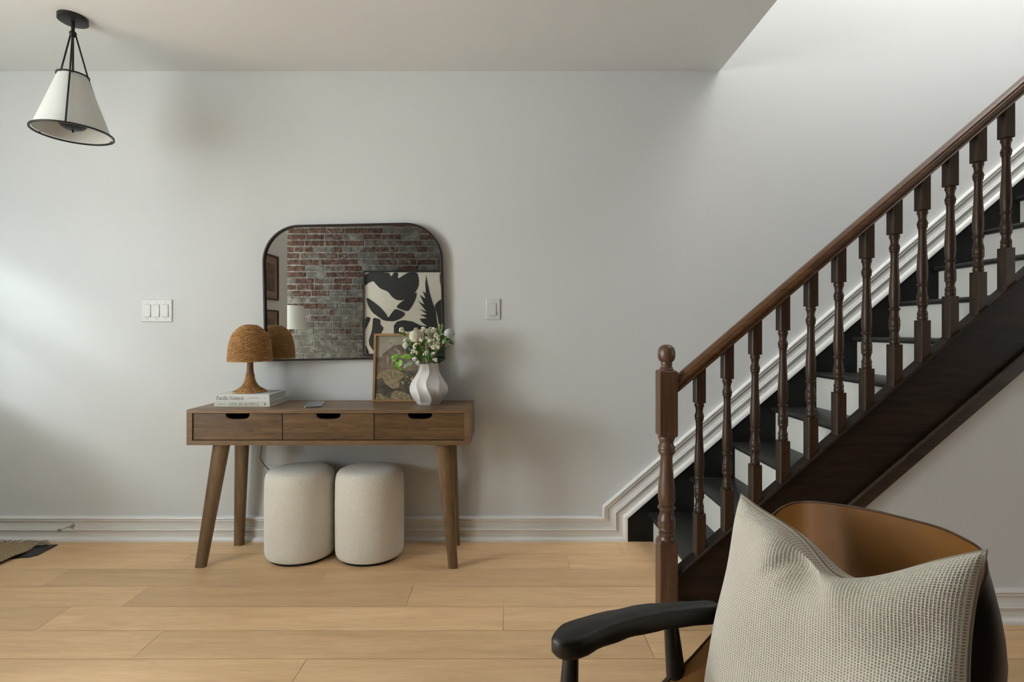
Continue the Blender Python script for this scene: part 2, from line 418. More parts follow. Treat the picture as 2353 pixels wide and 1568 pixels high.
# ------------------------------------------------------------------ staircase
def build_stairs():
    st = thing('staircase', 'dark stained wooden staircase with turned balusters, black treads and white risers', 'staircase', (.6, 2.3, 0))
    X1, Z1, RUN, RISE = .717, .152, .2104, .181
    yb_, yf = 2.655, 1.955
    m = MB(); t = (.611, .122)          # black skirt board on the wall, under the white moulding
    m.prism([(.611, 0), (.611, .122), (3.6, .122+2.989*SL), (3.6, 2.30), (.93, 0)], lambda a, b, d: (a, d, b), 2.645, 2.663)
    obj('skirt_board', m, M_BLACKP, st)
    for k in range(13):
        x = X1+RUN*k; z = Z1+RISE*k
        m = MB(); th = .024; r = th/2
        pr = [(x+RUN+.04, z), (x+.008, z)]+[(x+r-r*math.cos(a)*1.0, z-r+r*math.sin(a)) for a in [R(60), R(30), 0, R(-30), R(-60)]]+[(x+.012, z-th), (x+RUN+.04, z-th)]
        m.prism(pr, lambda a, b, d: (a, d, b), yf-.02, 2.646); obj('tread', m, M_TREAD, st, smooth=40)
        m = MB(); m.box(x+.028, x+.042, yf-.02, 2.646, max(0, z-RISE-(.02 if k else 0)), z-th+.001); obj('riser', m, M_RISER, st)
    top = lambda X: .210+SL*(X-.656)-.018
    bot = lambda X: .489+SL*(X-1.316)
    XE = 3.3
    m = MB(); m.prism([(.60, 0), (.60, top(.60)), (XE, top(XE)), (XE, bot(XE)), (1.316-.489/SL, 0)], lambda a, b, d: (a, d, b), 1.913, 1.955)
    obj('stringer', m, M_STR, st)
    def slopebar(name, x0, x1, zf, dz, y0, y1, mat, bev=.004):
        m = MB(); prof = [(y0+bev, zf(0)-zf(0)), ]
        sec = [(y0, bev), (y0+bev, 0), (y1-bev, 0), (y1, bev), (y1, dz-bev), (y1-bev, dz), (y0+bev, dz), (y0, dz-bev)]
        vs = [(x, y, zf(x)+d) for x in (x0, x1) for y, d in sec]; n = len(sec)
        fs = [list(range(n)), list(range(2*n-1, n-1, -1))]+[[i, (i+1) % n, n+(i+1) % n, n+i] for i in range(n)]
        return obj(name, m.add(vs, fs), mat, st)
    slopebar('stringer_cap', .61, XE, top, .018, 1.903, 1.962, M_STR, .006)
    slopebar('stringer_moulding', 1.316-.489/SL+.01, XE, lambda x: bot(x)-.010, .016, 1.896, 1.912, M_STRIP, .005)
    slopebar('stringer_strip', 1.316-.42/SL+.01, XE, lambda x: .42+SL*(x-1.316), .069, 1.905, 1.955, M_STRIP, .006)
    # newel post
    a = .0325; cx, cy = .5935, 1.932
    m = MB(); bz0, bz1 = 0, .280
    def sq(zz, h): return [(cx-h, cy-h, zz), (cx+h, cy-h, zz), (cx+h, cy+h, zz), (cx-h, cy+h, zz)]
    def sqstack(m, levels):
        vs = []
        for zz, h in levels: vs += sq(zz, h)
        fs = [[0,1,2,3], [4*(len(levels)-1)+i for i in range(4)]]
        for i in range(len(levels)-1):
            for k in range(4): fs.append([4*i+k, 4*i+(k+1) % 4, 4*i+4+(k+1) % 4, 4*i+4+k])
        m.add(vs, fs)
    sqstack(m, [(0, a), (.292, a), (.308, a*.80)])
    sqstack(m, [(.694, a*.85), (.700, a), (.937, a), (.942, a-.004)])
    q = .00066; Z = lambda y: .699-(y-565)*(.404/635)
    prof = [(y, r) for y, r in [(565,44),(575,47),(585,47),(592,42),(612,37),(625,41),(634,47),(644,48),(650,44),(656,47),(664,48),(672,45),(680,37),(692,33),(720,33),(760,35),(820,40),(880,46),(915,48),(945,47),(965,43),(982,37),(988,46),(994,50),(1000,50),(1004,41),(1015,38),(1030,37),(1045,41),(1058,47),(1070,48),(1072,45),(1076,48),(1108,48),(1112,45),(1118,47),(1126,46),(1130,40),(1138,37),(1146,44),(1156,44),(1162,40),(1172,45),(1185,48)]]
    m.lathe([(r*q, Z(y)) for y, r in reversed(prof)], (cx, cy, 0), 32)
    nw = obj('newel_post', m, M_NEWEL, st, smooth=32)
    m = MB(); m.lathe([(.026,.9415),(.0265,.946),(.024,.948),(.022,.955),(.0195,.958),(.0195,.962),(.0215,.965),(.021,.969),(.0205,.973),(.027,.979),(.031,.988),(.0325,1.000),(.0315,1.014),(.027,1.027),(.019,1.035),(.009,1.0385),(0,1.039)], (cx, cy, 0), 32)
    obj('finial', m, M_NEWEL, nw, smooth=50)
    # handrail: moulded section swept up the slope
    zr = lambda X: .860+SL*(X-.631)
    sec = [(-.018,0),(-.022,.004),(-.024,.010),(-.0215,.014),(-.021,.018),(-.026,.024),(-.030,.033),(-.029,.040),(-.0265,.042),(-.0265,.045),(-.024,.052),(-.017,.059),(-.008,.063),(0,.0635)]
    sec = sec+[(-y, z) for y, z in reversed(sec[:-1])]
    n = len(sec); m = MB()
    xs = [.622, 3.3]
    vs = [(x, 1.932+y, zr(x)+z) for x in xs for y, z in sec]
    fs = [list(range(n)), list(range(2*n-1, n-1, -1))]+[[i, (i+1) % n, n+(i+1) % n, n+i] for i in range(n)]
    obj('handrail', m.add(vs, fs), M_RAIL, st, smooth=25)
    # balusters
    h = .019; bx = .717; z0 = top(bx)+.018; m = MB()
    def blk(zl, zh, slope_lo=0, slope_hi=0, ch=.003, cut=.003):
        # chamfered square column, optionally sloped ends
        pts = [(-h+ch,-h),(h-ch,-h),(h,-h+ch),(h,h-ch),(h-ch,h),(-h+ch,h),(-h,h-ch),(-h,-h+ch)]
        vs = [(bx+x, 1.932+y, zl+slope_lo*x) for x, y in pts]+[(bx+x, 1.932+y, zh+slope_hi*x) for x, y in pts]
        fs = [list(range(8)), list(range(15, 7, -1))]+[[i, (i+1) % 8, 8+(i+1) % 8, 8+i] for i in range(8)]
        m.add(vs, fs)
    blk(z0-.001, .405, slope_lo=SL); blk(.820, zr(bx)+.010, slope_hi=SL)
    tp = [(0,.0155),(.015,.0172),(.03,.0175),(.045,.0145),(.08,.0125),(.105,.0155),(.12,.0175),(.135,.017),(.14,.0155),(.148,.0165),(.158,.0155),(.165,.0135),(.19,.0125),(.25,.0125),(.35,.0138),(.45,.0162),(.53,.0178),(.59,.0177),(.64,.0155),(.665,.0135),(.668,.0165),(.68,.0182),(.69,.0165),(.693,.0145),(.72,.0135),(.75,.015),(.77,.0172),(.775,.0165),(.78,.0178),(.835,.0178),(.84,.0168),(.845,.0178),(.862,.0175),(.87,.015),(.90,.0130),(.92,.0145),(.935,.0168),(.948,.0172),(.955,.015),(.965,.0165),(.985,.0172),(1,.015)]
    m.lathe([(r, .820-.415*t) for t, r in reversed(tp)], (bx, 1.932, 0), 20)
    b0 = obj('baluster', m, M_BAL, st, smooth=32, origin=(bx, 1.932, z0))
    for k in range(1, 20):
        c = b0.copy(); COL.objects.link(c); c.parent = st; c.location = b0.location+Vector((.1052*k, 0, .1052*k*SL))
build_stairs()

# ------------------------------------------------------------------ console desk
def build_desk():
    XL, XR, YF, YB, ZB, ZT = -1.463, -.179, 2.322, 2.632, .571, .732
    d = thing('console_table', 'long walnut-coloured console table with three drawers and splayed legs', 'table', ((XL+XR)/2, (YF+YB)/2, 0))
    random.seed(3); m = MB(); tt, ts, tb = .016, .025, .021
    # top board in glued staves
    y = YF
    for i in range(5):
        y2 = YF+(YB-YF)*(i+1)/5; x = XL
        while x < XR-.01:
            x2 = min(XR, x+random.uniform(.35, .7)); x2 = XR if XR-x2 < .15 else x2
            m.add([(x,y,ZT),(x2,y,ZT),(x2,y2,ZT),(x,y2,ZT)], [(0,1,2,3)], tone=random.random()); x = x2
        y = y2
    m.box(XL, XR, YF, YB, ZT-tt, ZT-.0004, tone=.55)
    obj('table_top', m, M_DESKTOP_LIT, d)
    m = MB(); m.box(XL, XL+ts, YF, YB, ZB, ZT-tt, tone=.5); m.box(XR-ts, XR, YF, YB, ZB, ZT-tt, tone=.6)
    m.box(XL+ts, XR-ts, YF, YB, ZB, ZB+tb, tone=.7); m.box(XL+ts, XR-ts, YB-.012, YB, ZB+tb, ZT-tt, tone=.4)
    obj('case', m, M_DESKRIM, d)
    px = [443, 649.4, 860, 1070]; xs = [(p-1170)/1177*2.33 for p in px]
    zl, zh = ZB+tb+.003, ZT-tt-.0025; yd = YF+.006
    for i in range(3):
        a, b = xs[i]+.002, xs[i+1]-.002; cx = (a+b)/2; hw, hd = .055, .026
        if i == 0: cx -= 0.0
        m = MB(); n = 16
        notch = [(cx+hw*math.copysign(abs(math.cos(t))**.55, math.cos(t)), zh-hd*math.sin(t)**.7) for t in [PI*k/n for k in range(n+1)]]   # right -> left
        # front face split at the notch
        pts = [(a, zl), (b, zl), (b, zh)]+notch+[(a, zh)]
        # strips for stave colours: bottom strip and upper strip
        zm = zl+(zh-zl)*.45
        def pr(poly, tone):
            k0 = len(m.f); m.prism(poly, lambda p, q, dd: (p, dd, q), yd, yd+.018)
            for k in range(k0, len(m.f)): m.tone[k] = tone
        x1, x2 = a+(b-a)*random.uniform(.3, .5), a+(b-a)*random.uniform(.5, .7)
        pr([(a, zl), (x1, zl), (x1, zm-.02), (a, zm-.02)], random.random()); pr([(x1, zl), (b, zl), (b, zm-.02), (x1, zm-.02)], random.random())
        pr([(a, zm-.02), (x2, zm-.02), (x2, zm), (a, zm)], random.random()); pr([(x2, zm-.02), (b, zm-.02), (b, zm), (x2, zm)], random.random())
        half = n//2
        pr([(a, zm), (cx, zm), (cx, zh-hd)]+notch[half+1:]+[(a, zh)], .35+.3*random.random())
        pr([(cx, zm), (b, zm), (b, zh)]+notch[:half+1], .35+.3*random.random())
        dr = obj('drawer', m, M_DESK, d)
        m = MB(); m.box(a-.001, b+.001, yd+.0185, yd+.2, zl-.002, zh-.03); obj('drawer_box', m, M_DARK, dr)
    # dark inner void behind the notches
    def leg(x0, x1, y0, y1, wt, wb, dt, db, name='leg'):
        m = MB(); vs = []; bev = .006
        for (cx, cy, w_, d_, z) in ((x1, y1, wb, db, 0.0), (x0, y0, wt, dt, ZB-.004)):
            hw, hd = w_/2, d_/2
            for (x, y) in [(-hw+bev,-hd),(hw-bev,-hd),(hw,-hd+bev),(hw,hd-bev),(hw-bev,hd),(-hw+bev,hd),(-hw,hd-bev),(-hw,-hd+bev)]:
                vs.append((cx+x, cy+y, z))
        fs = [list(range(8)), list(range(15, 7, -1))]+[[i, (i+1) % 8, 8+(i+1) % 8, 8+i] for i in range(8)]
        m.add(vs, fs); l = obj(name, m, M_DESKLEG, d, smooth=50)
        mm = MB(); mm.box(x0-wt/2-.018, x0+wt/2+.014, y0-dt/2-.006, y0+dt/2+.006, ZB-.006, ZB+.0005); obj('mounting_plate', mm, M_DARK, l)
    leg(-1.331, -1.424, 2.372, 2.366, .070, .046, .034, .030)
    leg(-.303, -.258, 2.372, 2.358, .074, .042, .034, .030)
    leg(-1.347, -1.374, 2.585, 2.606, .064, .046, .034, .028)
    leg(-.300, -.272, 2.585, 2.606, .064, .042, .034, .028)
build_desk()

# ------------------------------------------------------------------ boucle stools
M_BOUC = None
def bouclemat():
    m, nt, b = newmat('boucle'); v = coords(nt)
    vo = N(nt, 'ShaderNodeTexVoronoi', feature='F1'); vo.inputs['Scale'].default_value = 130; vo.inputs['Randomness'].default_value = 1
    vn = N(nt, 'ShaderNodeTexNoise'); vn.inputs['Scale'].default_value = 60; nt.links.new(v, vn.inputs['Vector'])
    nt.links.new(mix(nt, v, vn.outputs['Color'], .04), vo.inputs['Vector'])
    f = noise(nt, v, 170, 3, .6, 1.5)
    nt.links.new(ramp(nt, f, [(.25, (.79, .735, .635)), (.6, (.90, .865, .785))]), b.inputs['Base Color'])
    b.inputs['Roughness'].default_value = .95; b.inputs['Sheen Weight'].default_value = .4
    h = mathn(nt, 'ADD', mathn(nt, 'MULTIPLY', vo.outputs[0], -1.0), f)
    bump(nt, b, h, .6, .0035); return m
def build_stools():
    Mb = bouclemat()
    H = .432; a, b_ = .163, .145
    prof = [(0,.012),(.90,.012),(.955,.016),(.985,.027),(1.0,.045),(1.003,.12),(1.006,.22),(1.004,.325),(1.0,.335),(.994,.340),(1.0,.345),(.998,.362),(.985,.385),(.955,.403),(.90,.415),(.80,.423),(.60,.4285),(.3,.4315),(0,.432)]
    def dense(pr, k=3):
        out = []
        for i in range(len(pr)-1):
            for j in range(k): t = j/k; out.append((pr[i][0]*(1-t)+pr[i+1][0]*t, pr[i][1]*(1-t)+pr[i+1][1]*t))
        return out+[pr[-1]]
    def stool(cx, cy, label):
        t = thing('pouf_stool', label, 'stool', (cx, cy, 0), 'boucle stools under the console table')
        m = MB(); S = Matrix.Diagonal((a, b_, 1)).to_3x3()
        m.lathe(dense(prof[:8]+[(1.0,.333)]), (cx, cy, 0), 72, S); obj('upholstered_body', m, Mb, t, smooth=60)
        m = MB(); m.lathe(dense([(1.0,.331),(.995,.337),(.9985,.343)]+prof[11:]), (cx, cy, 0), 72, S); obj('seat_pad', m, Mb, t, smooth=60)
        m = MB(); m.lathe([(0,0),(.86,0),(.88,.004),(.88,.014),(0,.014)], (cx, cy, 0), 40, S); obj('base', m, M_DARK, t)
    stool(-1.0145, 2.490, 'cream boucle stool under the left half of the table, beside the hanging cable')
    stool(-.677, 2.490, 'cream boucle stool under the middle of the table, right of its twin')
build_stools()

# ------------------------------------------------------------------ mirror
def build_mirror():
    c = Vector((0, 0)); s = 1177/2.635
    # outline measured: width, height, big top corners, square bottom
    xl, xr, zt, zb = (604.5-1170)/s, (1018-1170)/s, CAM_Z+(758-514.5)/s, CAM_Z+(758-827)/s
    cx, cz = (xl+xr)/2, (zt+zb)/2; hw, hh = (xr-xl)/2, (zt-zb)/2; r = .19
    def outline(o):
        w_, h_, rr = hw-o, hh-o, r-o; pts = [(-w_, -h_), (w_, -h_)]
        for k in range(17): a = R(90*k/16); pts.append((w_-rr+rr*math.cos(a), h_-rr+rr*math.sin(a)))
        for k in range(17): a = R(90+90*k/16); pts.append((-w_+rr+rr*math.cos(a), h_-rr+rr*math.sin(a)))
        return pts
    ang = R(1.15)
    def W(p, y): return (cx+p[0]*math.cos(ang)-p[1]*math.sin(ang), y, cz+p[0]*math.sin(ang)+p[1]*math.cos(ang))
    t = thing('wall_mirror', 'wide wall mirror with rounded top corners and thin black frame above console table', 'mirror', (cx, WY, cz))
    lv = [(0, WY-.001), (0, WY-.030), (.002, WY-.032), (.008, WY-.032), (.010, WY-.030), (.010, WY-.014)]
    m = MB(); n = len(outline(0)); vs = []
    for o, y in lv: vs += [W(p, y) for p in outline(o)]
    fs = [[i*n+k, i*n+(k+1) % n, (i+1)*n+(k+1) % n, (i+1)*n+k] for i in range(len(lv)-1) for k in range(n)]
    obj('mirror_frame', m.add(vs, fs), M_MIRRORF, t)
    m = MB(); o1 = outline(.009); m.add([W(p, WY-.020) for p in o1], [list(range(n))]); obj('mirror_glass', m, M_MIRROR, t)
build_mirror()

# ------------------------------------------------------------------ pendant lamp
def build_pendant():
    cx, cy = -1.877, 2.204
    t = thing('pendant_lamp', 'black framed pendant light with white cone shade hanging from the ceiling', 'lamp', (cx, cy, 2.44))
    m = MB(); m.lathe([(0,2.419),(.050,2.419),(.0536,2.421),(.0536,2.4385),(.0536,2.44),(0,2.44)], (cx, cy, 0), 48); obj('canopy', m, M_BLKMETAL, t, smooth=40)
    m = MB(); m.lathe([(.0066,2.385),(.0066,2.419)], (cx, cy, 0), 16); m.lathe([(0,2.352),(.006,2.354),(.0125,2.362),(.0135,2.369),(.012,2.376),(.006,2.381),(.0035,2.384),(.006,2.387)], (cx, cy, 0), 24); obj('stem', m, M_BLKMETAL, t, smooth=50)
    rt, zt, rb, zb = .0555, 2.187, .140, 1.940
    def ring(r, z, hw_, hh_, name):
        m = MB(); m.lathe([(r-hw_, z-hh_), (r+hw_, z-hh_), (r+hw_, z+hh_), (r-hw_, z+hh_), (r-hw_, z-hh_)], (cx, cy, 0), 72)
        m.f = [f for f in m.f if len(f) == 4]; m.mi = {}; obj(name, m, M_BLKMETAL, t, smooth=40)
    ring(rt, zt, .0022, .0030, 'ring'); ring(rb, zb, .0038, .0030, 'ring')
    for k in range(3):
        a = R(-59+120*k); u = Vector((math.cos(a), math.sin(a), 0))
        m = MB(); c = Vector((cx, cy, 0))
        m.tube([c+u*.010+Vector((0,0,2.366)), c+u*(rt+.002)+Vector((0,0,zt)), c+u*(rb+.002)+Vector((0,0,zb))], .0033, 8); obj('rod', m, M_BLKMETAL, t, smooth=60)
    Ms = plain('linen_shade', (.70, .70, .67), .85, var=.02, vs=60, bmp=.15, bscale=300)
    m = MB(); m.lathe([(rt-.003, zt-.004), (rb-.007, zb+.004), (rb-.009, zb+.004), (rt-.005, zt-.004), (rt-.003, zt-.004)], (cx, cy, 0), 72)
    m.f = [f for f in m.f if len(f) == 4]; obj('lamp_shade', m, Ms, t, smooth=50)
    m = MB(); m.lathe([(0,1.955),(.015,1.9555),(.030,1.959),(.042,1.966),(.049,1.976),(.0505,1.984),(0,1.986)], (cx, cy, 0), 40); m.lathe([(0,1.943),(.003,1.944),(.0042,1.947),(.003,1.950),(.0022,1.956)], (cx, cy, 0), 16)
    m.tube([(cx, cy, 1.98), (cx, cy, 2.36)], .004, 8)
    obj('socket_cup', m, M_BLKMETAL, t, smooth=50)
build_pendant()

# ------------------------------------------------------------------ switches, outlet, cable, door stop
def build_plates():
    def plate(name, label, cat, x0, x1, z0, z1, gangs, rock=True):
        t = thing(name, label, cat, ((x0+x1)/2, WY, (z0+z1)/2)); y = WY
        m = MB(); b = .003
        vs = []; 
        for (o, yy) in ((0, y), (0, y-.003), (b, y-.006)):
            vs += [(x0+o, yy, z0+o), (x1-o, yy, z0+o), (x1-o, yy, z1-o), (x0+o, yy, z1-o)]
        fs = [[4*i+k, 4*i+(k+1) % 4, 4*i+4+(k+1) % 4, 4*i+4+k] for i in (0, 1) for k in range(4)]+[[8, 9, 10, 11]]
        obj('cover_plate', m.add(vs, fs), M_PLASTIC, t)
        zc = (z0+z1)/2; W_ = (x1-x0)/gangs if gangs == 1 else .046
        for g in range(gangs):
            gx = (x0+x1)/2+(g-(gangs-1)/2)*W_
            if rock:
                m = MB(); hw, hh = .0155, .032
                m.add([(gx-hw, y-.0062, zc-hh), (gx+hw, y-.0062, zc-hh), (gx+hw, y-.0062, zc+hh), (gx-hw, y-.0062, zc+hh),
                       (gx-hw+.001, y-.0115, zc-hh+.001), (gx+hw-.001, y-.0115, zc-hh+.001), (gx+hw-.001, y-.0085, zc+.001), (gx-hw+.001, y-.0085, zc+.001), (gx-hw+.001, y-.0095, zc+hh-.001), (gx+hw-.001, y-.0095, zc+hh-.001)],
                      [(4,5,6,7),(7,6,9,8),(0,1,5,4),(1,2,9,6,5),(3,0,4,7,8),(2,3,8,9)])
                obj('rocker', m, M_PLASTIC, t)
                m = MB(); m.box(gx-hw-.001, gx+hw+.001, y-.0064, y-.0060, zc-hh-.001, zc+hh+.001); obj('rocker_gap', m, M_SCREW, t)
            else:
                for s in (-1, 1):
                    m = MB(); m.lathe([(0,0),(.0165,0),(.0165,.0015),(0,.0015)], (gx, y-.006, zc+s*.021), 20, Matrix.Rotation(R(90), 3, 'X')); o = obj('socket', m, M_PLASTIC, t)
                    for dx in (-.006, .006):
                        m = MB(); m.box(gx+dx-.001, gx+dx+.001, y-.0078, y-.0070, zc+s*.021, zc+s*.021+.008); obj('slot', m, M_DARK, o)
            for s in (-1, 1):
                m = MB(); m.lathe([(0,0),(.0022,0),(.0022,.0008),(0,.0008)], (gx, y-.006, zc+s*(.042 if gangs > 1 else .0455)), 10, Matrix.Rotation(R(90), 3, 'X')); obj('screw', m, M_SCREW, t)
    plate('light_switch', 'white light switch plate with three rockers, left of the mirror', 'light switch', -1.909, -1.749, 1.136, 1.251, 3)
    plate('light_switch', 'white light switch plate with a single rocker, right of the mirror', 'light switch', -.120, -.046, 1.147, 1.2555, 1)
    plate('wall_outlet', 'white wall outlet plate partly hidden behind the left stool', 'outlet', -1.242, -1.174, .277, .392, 1, rock=False)
    # cable
    m = MB(); pts = [P(604, 1018, 2.60), P(601, 1030, 2.61), P(599.5, 1044, 2.615), P(598.5, 1053, 2.62), P(603, 1063, 2.625), P(613, 1075, 2.63), P(621, 1082, 2.635), P(626, 1085, 2.645), P(630, 1087, 2.652)]
    sm = []
    for i in range(len(pts)-1):
        p0, p1, p2, p3 = pts[max(i-1,0)], pts[i], pts[i+1], pts[min(i+2, len(pts)-1)]
        for k in range(5):
            u = k/5; sm.append(.5*((2*p1)+(p2-p0)*u+(2*p0-5*p1+4*p2-p3)*u*u+(-p0+3*p1-3*p2+p3)*u**3))
    sm.append(pts[-1]); m.tube(sm, .0018, 8)
    tag(obj('power_cable', m, M_BLKMETAL, smooth=60, origin=pts[0]), 'thin black power cable hanging below the table to the wall outlet', 'cable')
    # door stop
    t = thing('door_stop', 'small white door stop rod sticking out of the baseboard', 'door stop', (-2.255, 2.65, .085))
    Rm = Matrix.Rotation(R(90), 3, 'X')
    m = MB(); m.lathe([(0,0),(.0115,0),(.0115,.003),(.008,.012),(.0055,.022),(.0045,.070),(.0045,.072),(0,.072)], (-2.262, 2.651, .086), 20, Rm); obj('rod', m, M_PLASTIC, t, smooth=50)
    m = MB(); m.lathe([(0,0),(.0065,0),(.0075,.004),(.0065,.010),(0,.010)], (-2.262, 2.579, .086), 20, Rm); obj('rubber_tip', m, plain('grey_rubber', (.30, .29, .27), .8), t, smooth=50)
build_plates()

# ------------------------------------------------------------------ rug
def build_rug():
    t = thing('jute_rug', 'woven straw-coloured rug with frayed edge at the far left of the floor', 'rug', (-2.9, 2.1, 0))
    m, nt, b = newmat('jute'); v = coords(nt)
    wv = N(nt, 'ShaderNodeTexWave', bands_direction='Y'); wv.inputs['Scale'].default_value = 19; wv.inputs['Distortion'].default_value = 1.5; wv.inputs['Detail Scale'].default_value = 4
    nt.links.new(v, wv.inputs['Vector']); f = mathn(nt, 'ADD', mathn(nt, 'MULTIPLY', wv.outputs['Fac'], .6), mathn(nt, 'MULTIPLY', noise(nt, v, 120), .5))
    nt.links.new(ramp(nt, f, [(.2, (.24, .165, .085)), (.8, (.50, .385, .23))]), b.inputs['Base Color']); b.inputs['Roughness'].default_value = .95; bump(nt, b, f, 1, .006); J = m
    def top(u, v_):
        y = 1.3+v_*(2.604-1.3); edge = -2.365+.012*math.sin(y*9)+.010*math.sin(y*23+1)-.055*max(0, (y-2.50)/.12)*0
        x = -2.97+u*(edge+2.97)
        lift = .006+.010*max(0, (u-.9)/.1)*(.6+.5*math.sin(y*14))+.0025*math.sin(y*42+x*3)
        return (x, y, max(.005, lift)+.004)
    mb = MB(); NU, NV = 50, 150; mb.grid(top, NU, NV); mb.uv = {}
    nb = len(mb.v); vs2 = [(x, y, z-.005) for x, y, z in mb.v]; f2 = [list(reversed([i for i in f])) for f in mb.f]
    W = NU+1; L = mb.f[:]; mb.v += vs2; mb.f += [[i+nb for i in f] for f in f2]
    rim = [i for i in range(W)]+[j*W+NU for j in range(1, NV+1)]+[NV*W+i for i in range(NU-1, -1, -1)]+[j*W for j in range(NV-1, 0, -1)]
    mb.f += [[rim[k], rim[(k+1) % len(rim)], rim[(k+1) % len(rim)]+nb, rim[k]+nb] for k in range(len(rim))]
    obj('woven_mat', mb, J, t, smooth=60)
    random.seed(4); mb = MB()
    for k in range(150):
        x = -2.965+k*(.60/150)+random.uniform(-.003, .003); y = 2.60
        p = [Vector((x, y, .009))]; dx = random.uniform(-.25, .25)
        for j in range(4): p.append(p[-1]+Vector((dx*.006+random.uniform(-.003, .003), .0075 if j else .006, random.uniform(-.003, .004))))
        for q in p: q.z = max(.003, q.z); q.y = min(q.y, 2.63)
        mb.tube(p, .0012, 5)
    for k in range(10):
        x = -2.40+k*.005; p = [Vector((x, 2.585+random.uniform(-.02, .015), .012))]
        for j in range(4): p.append(p[-1]+Vector((random.uniform(0, .012), random.uniform(-.002, .008), random.uniform(-.001, .002))))
        mb.tube(p, .0013, 5)
    o = obj('fringe', mb, plain('pale_fringe', (.42, .36, .26), .95), t); o['kind'] = 'stuff'
    m = MB(); m.add([(-2.42, 2.44, .001), (-2.305, 2.455, .001), (-2.283, 2.48, .001), (-2.292, 2.603, .001), (-2.42, 2.603, .001),
                     (-2.42, 2.44, .005), (-2.310, 2.459, .005), (-2.288, 2.482, .005), (-2.296, 2.599, .005), (-2.42, 2.599, .005)],
                    [(0,1,2,3,4),(5,6,7,8,9),(0,1,6,5),(1,2,7,6),(2,3,8,7),(3,4,9,8),(4,0,5,9)])
    tag(obj('rug_pad', m, plain('black_rubber', (.014, .017, .018), .4, bmp=.2, bscale=80), origin=(-2.35, 2.52, 0)), 'corner of a black rubber pad poking out from under the straw rug', 'rug pad')
build_rug()

# ------------------------------------------------------------------ books, phone
def text_mesh(body, size, mat, name, parent, x, z, y, align='LEFT', xs=1.0, bold=0.0):
    cu = bpy.data.curves.new(name, 'FONT'); cu.body = body; cu.size = size; cu.align_x = align; cu.offset = bold; cu.resolution_u = 3
    tmp = bpy.data.objects.new('tmp', cu); COL.objects.link(tmp)
    dg = bpy.context.evaluated_depsgraph_get(); dg.update()
    me = bpy.data.meshes.new_from_object(tmp.evaluated_get(dg)); bpy.data.objects.remove(tmp)
    me.name = name; org = ROOTLOC[parent.name]
    for v in me.vertices:
        a, b = v.co.x*xs, v.co.y; v.co = (x+a-org.x, y-org.y, z+b-org.z)
    me.materials.clear(); me.materials.append(mat)
    o = bpy.data.objects.new(name, me); COL.objects.link(o); o.parent = parent; ROOTLOC[o.name] = org; return o
# serif lettering drawn stroke by stroke: v thick upright, w thin upright, h hairline, d/e thick/thin diagonal, a arc
GL = {'L': (.70, 'v.15,0,1 h.02,.3,.98 h.02,.62,.02 w.60,0,.25'), 'I': (.38, 'v.15,0,1 h0,.3,.98 h0,.3,.02'),
 'V': (.80, 'd.10,1,.40,0 e.70,1,.41,0 h0,.26,.98 h.56,.82,.98'), 'E': (.70, 'v.15,0,1 h.02,.6,.98 h.15,.48,.5 h.02,.62,.02 w.6,.76,1 w.62,0,.24 w.47,.38,.62'),
 'B': (.72, 'v.15,0,1 h.02,.32,.98 h.15,.32,.51 h.02,.32,.02 a.32,.75,.22,.23,-90,90 a.32,.265,.26,.245,-90,90'),
 'A': (.78, 'e.12,0,.38,1 d.40,1,.66,0 h.2,.56,.34 h0,.22,.02 h.54,.80,.02'), 'U': (.78, 'v.15,.28,1 w.62,.28,1 h.02,.3,.98 h.5,.74,.98 a.385,.28,.235,.26,180,360'),
 'T': (.72, 'v.35,0,1 h.02,.68,.98 w.03,.74,1 w.67,.74,1 h.22,.48,.02'), 'F': (.64, 'v.15,0,1 h.02,.6,.98 h.15,.46,.5 w.6,.76,1 w.46,.38,.62 h.02,.3,.02'),
 'P': (.68, 'v.15,0,1 h.02,.32,.98 h.15,.32,.46 a.32,.72,.25,.25,-90,90 h.02,.3,.02'), 'N': (.86, 'w.14,0,1 d.14,1,.68,0 w.70,0,1 h.0,.2,.98 h.02,.26,.02 h.58,.82,.98'),
 'a': (.54, 'v.40,0,.46 a.24,.46,.15,.13,10,170 a.24,.17,.16,.16,80,280 h.22,.40,.33 h.40,.52,.02'), 'c': (.50, 'a.27,.3,.20,.28,45,315'),
 'i': (.30, 'v.13,0,.6 h0,.25,.02 h.02,.13,.58 v.13,.80,.94'), 'f': (.36, 'v.15,0,.8 a.29,.8,.13,.18,20,180 h.02,.34,.58 h.02,.3,.02'),
 't': (.36, 'v.14,.1,.8 h0,.32,.58 a.26,.13,.11,.11,180,330'), 'u': (.60, 'v.13,.16,.6 a.28,.17,.14,.15,180,360 v.45,0,.6 h.02,.13,.58 h.34,.45,.58 h.45,.57,.02'),
 'r': (.42, 'v.13,0,.6 h0,.28,.02 h.02,.13,.58 a.27,.44,.12,.14,20,160'), 'l': (.28, 'v.13,0,1 h0,.25,.02 h.02,.13,.98'), ' ': (.30, '')}
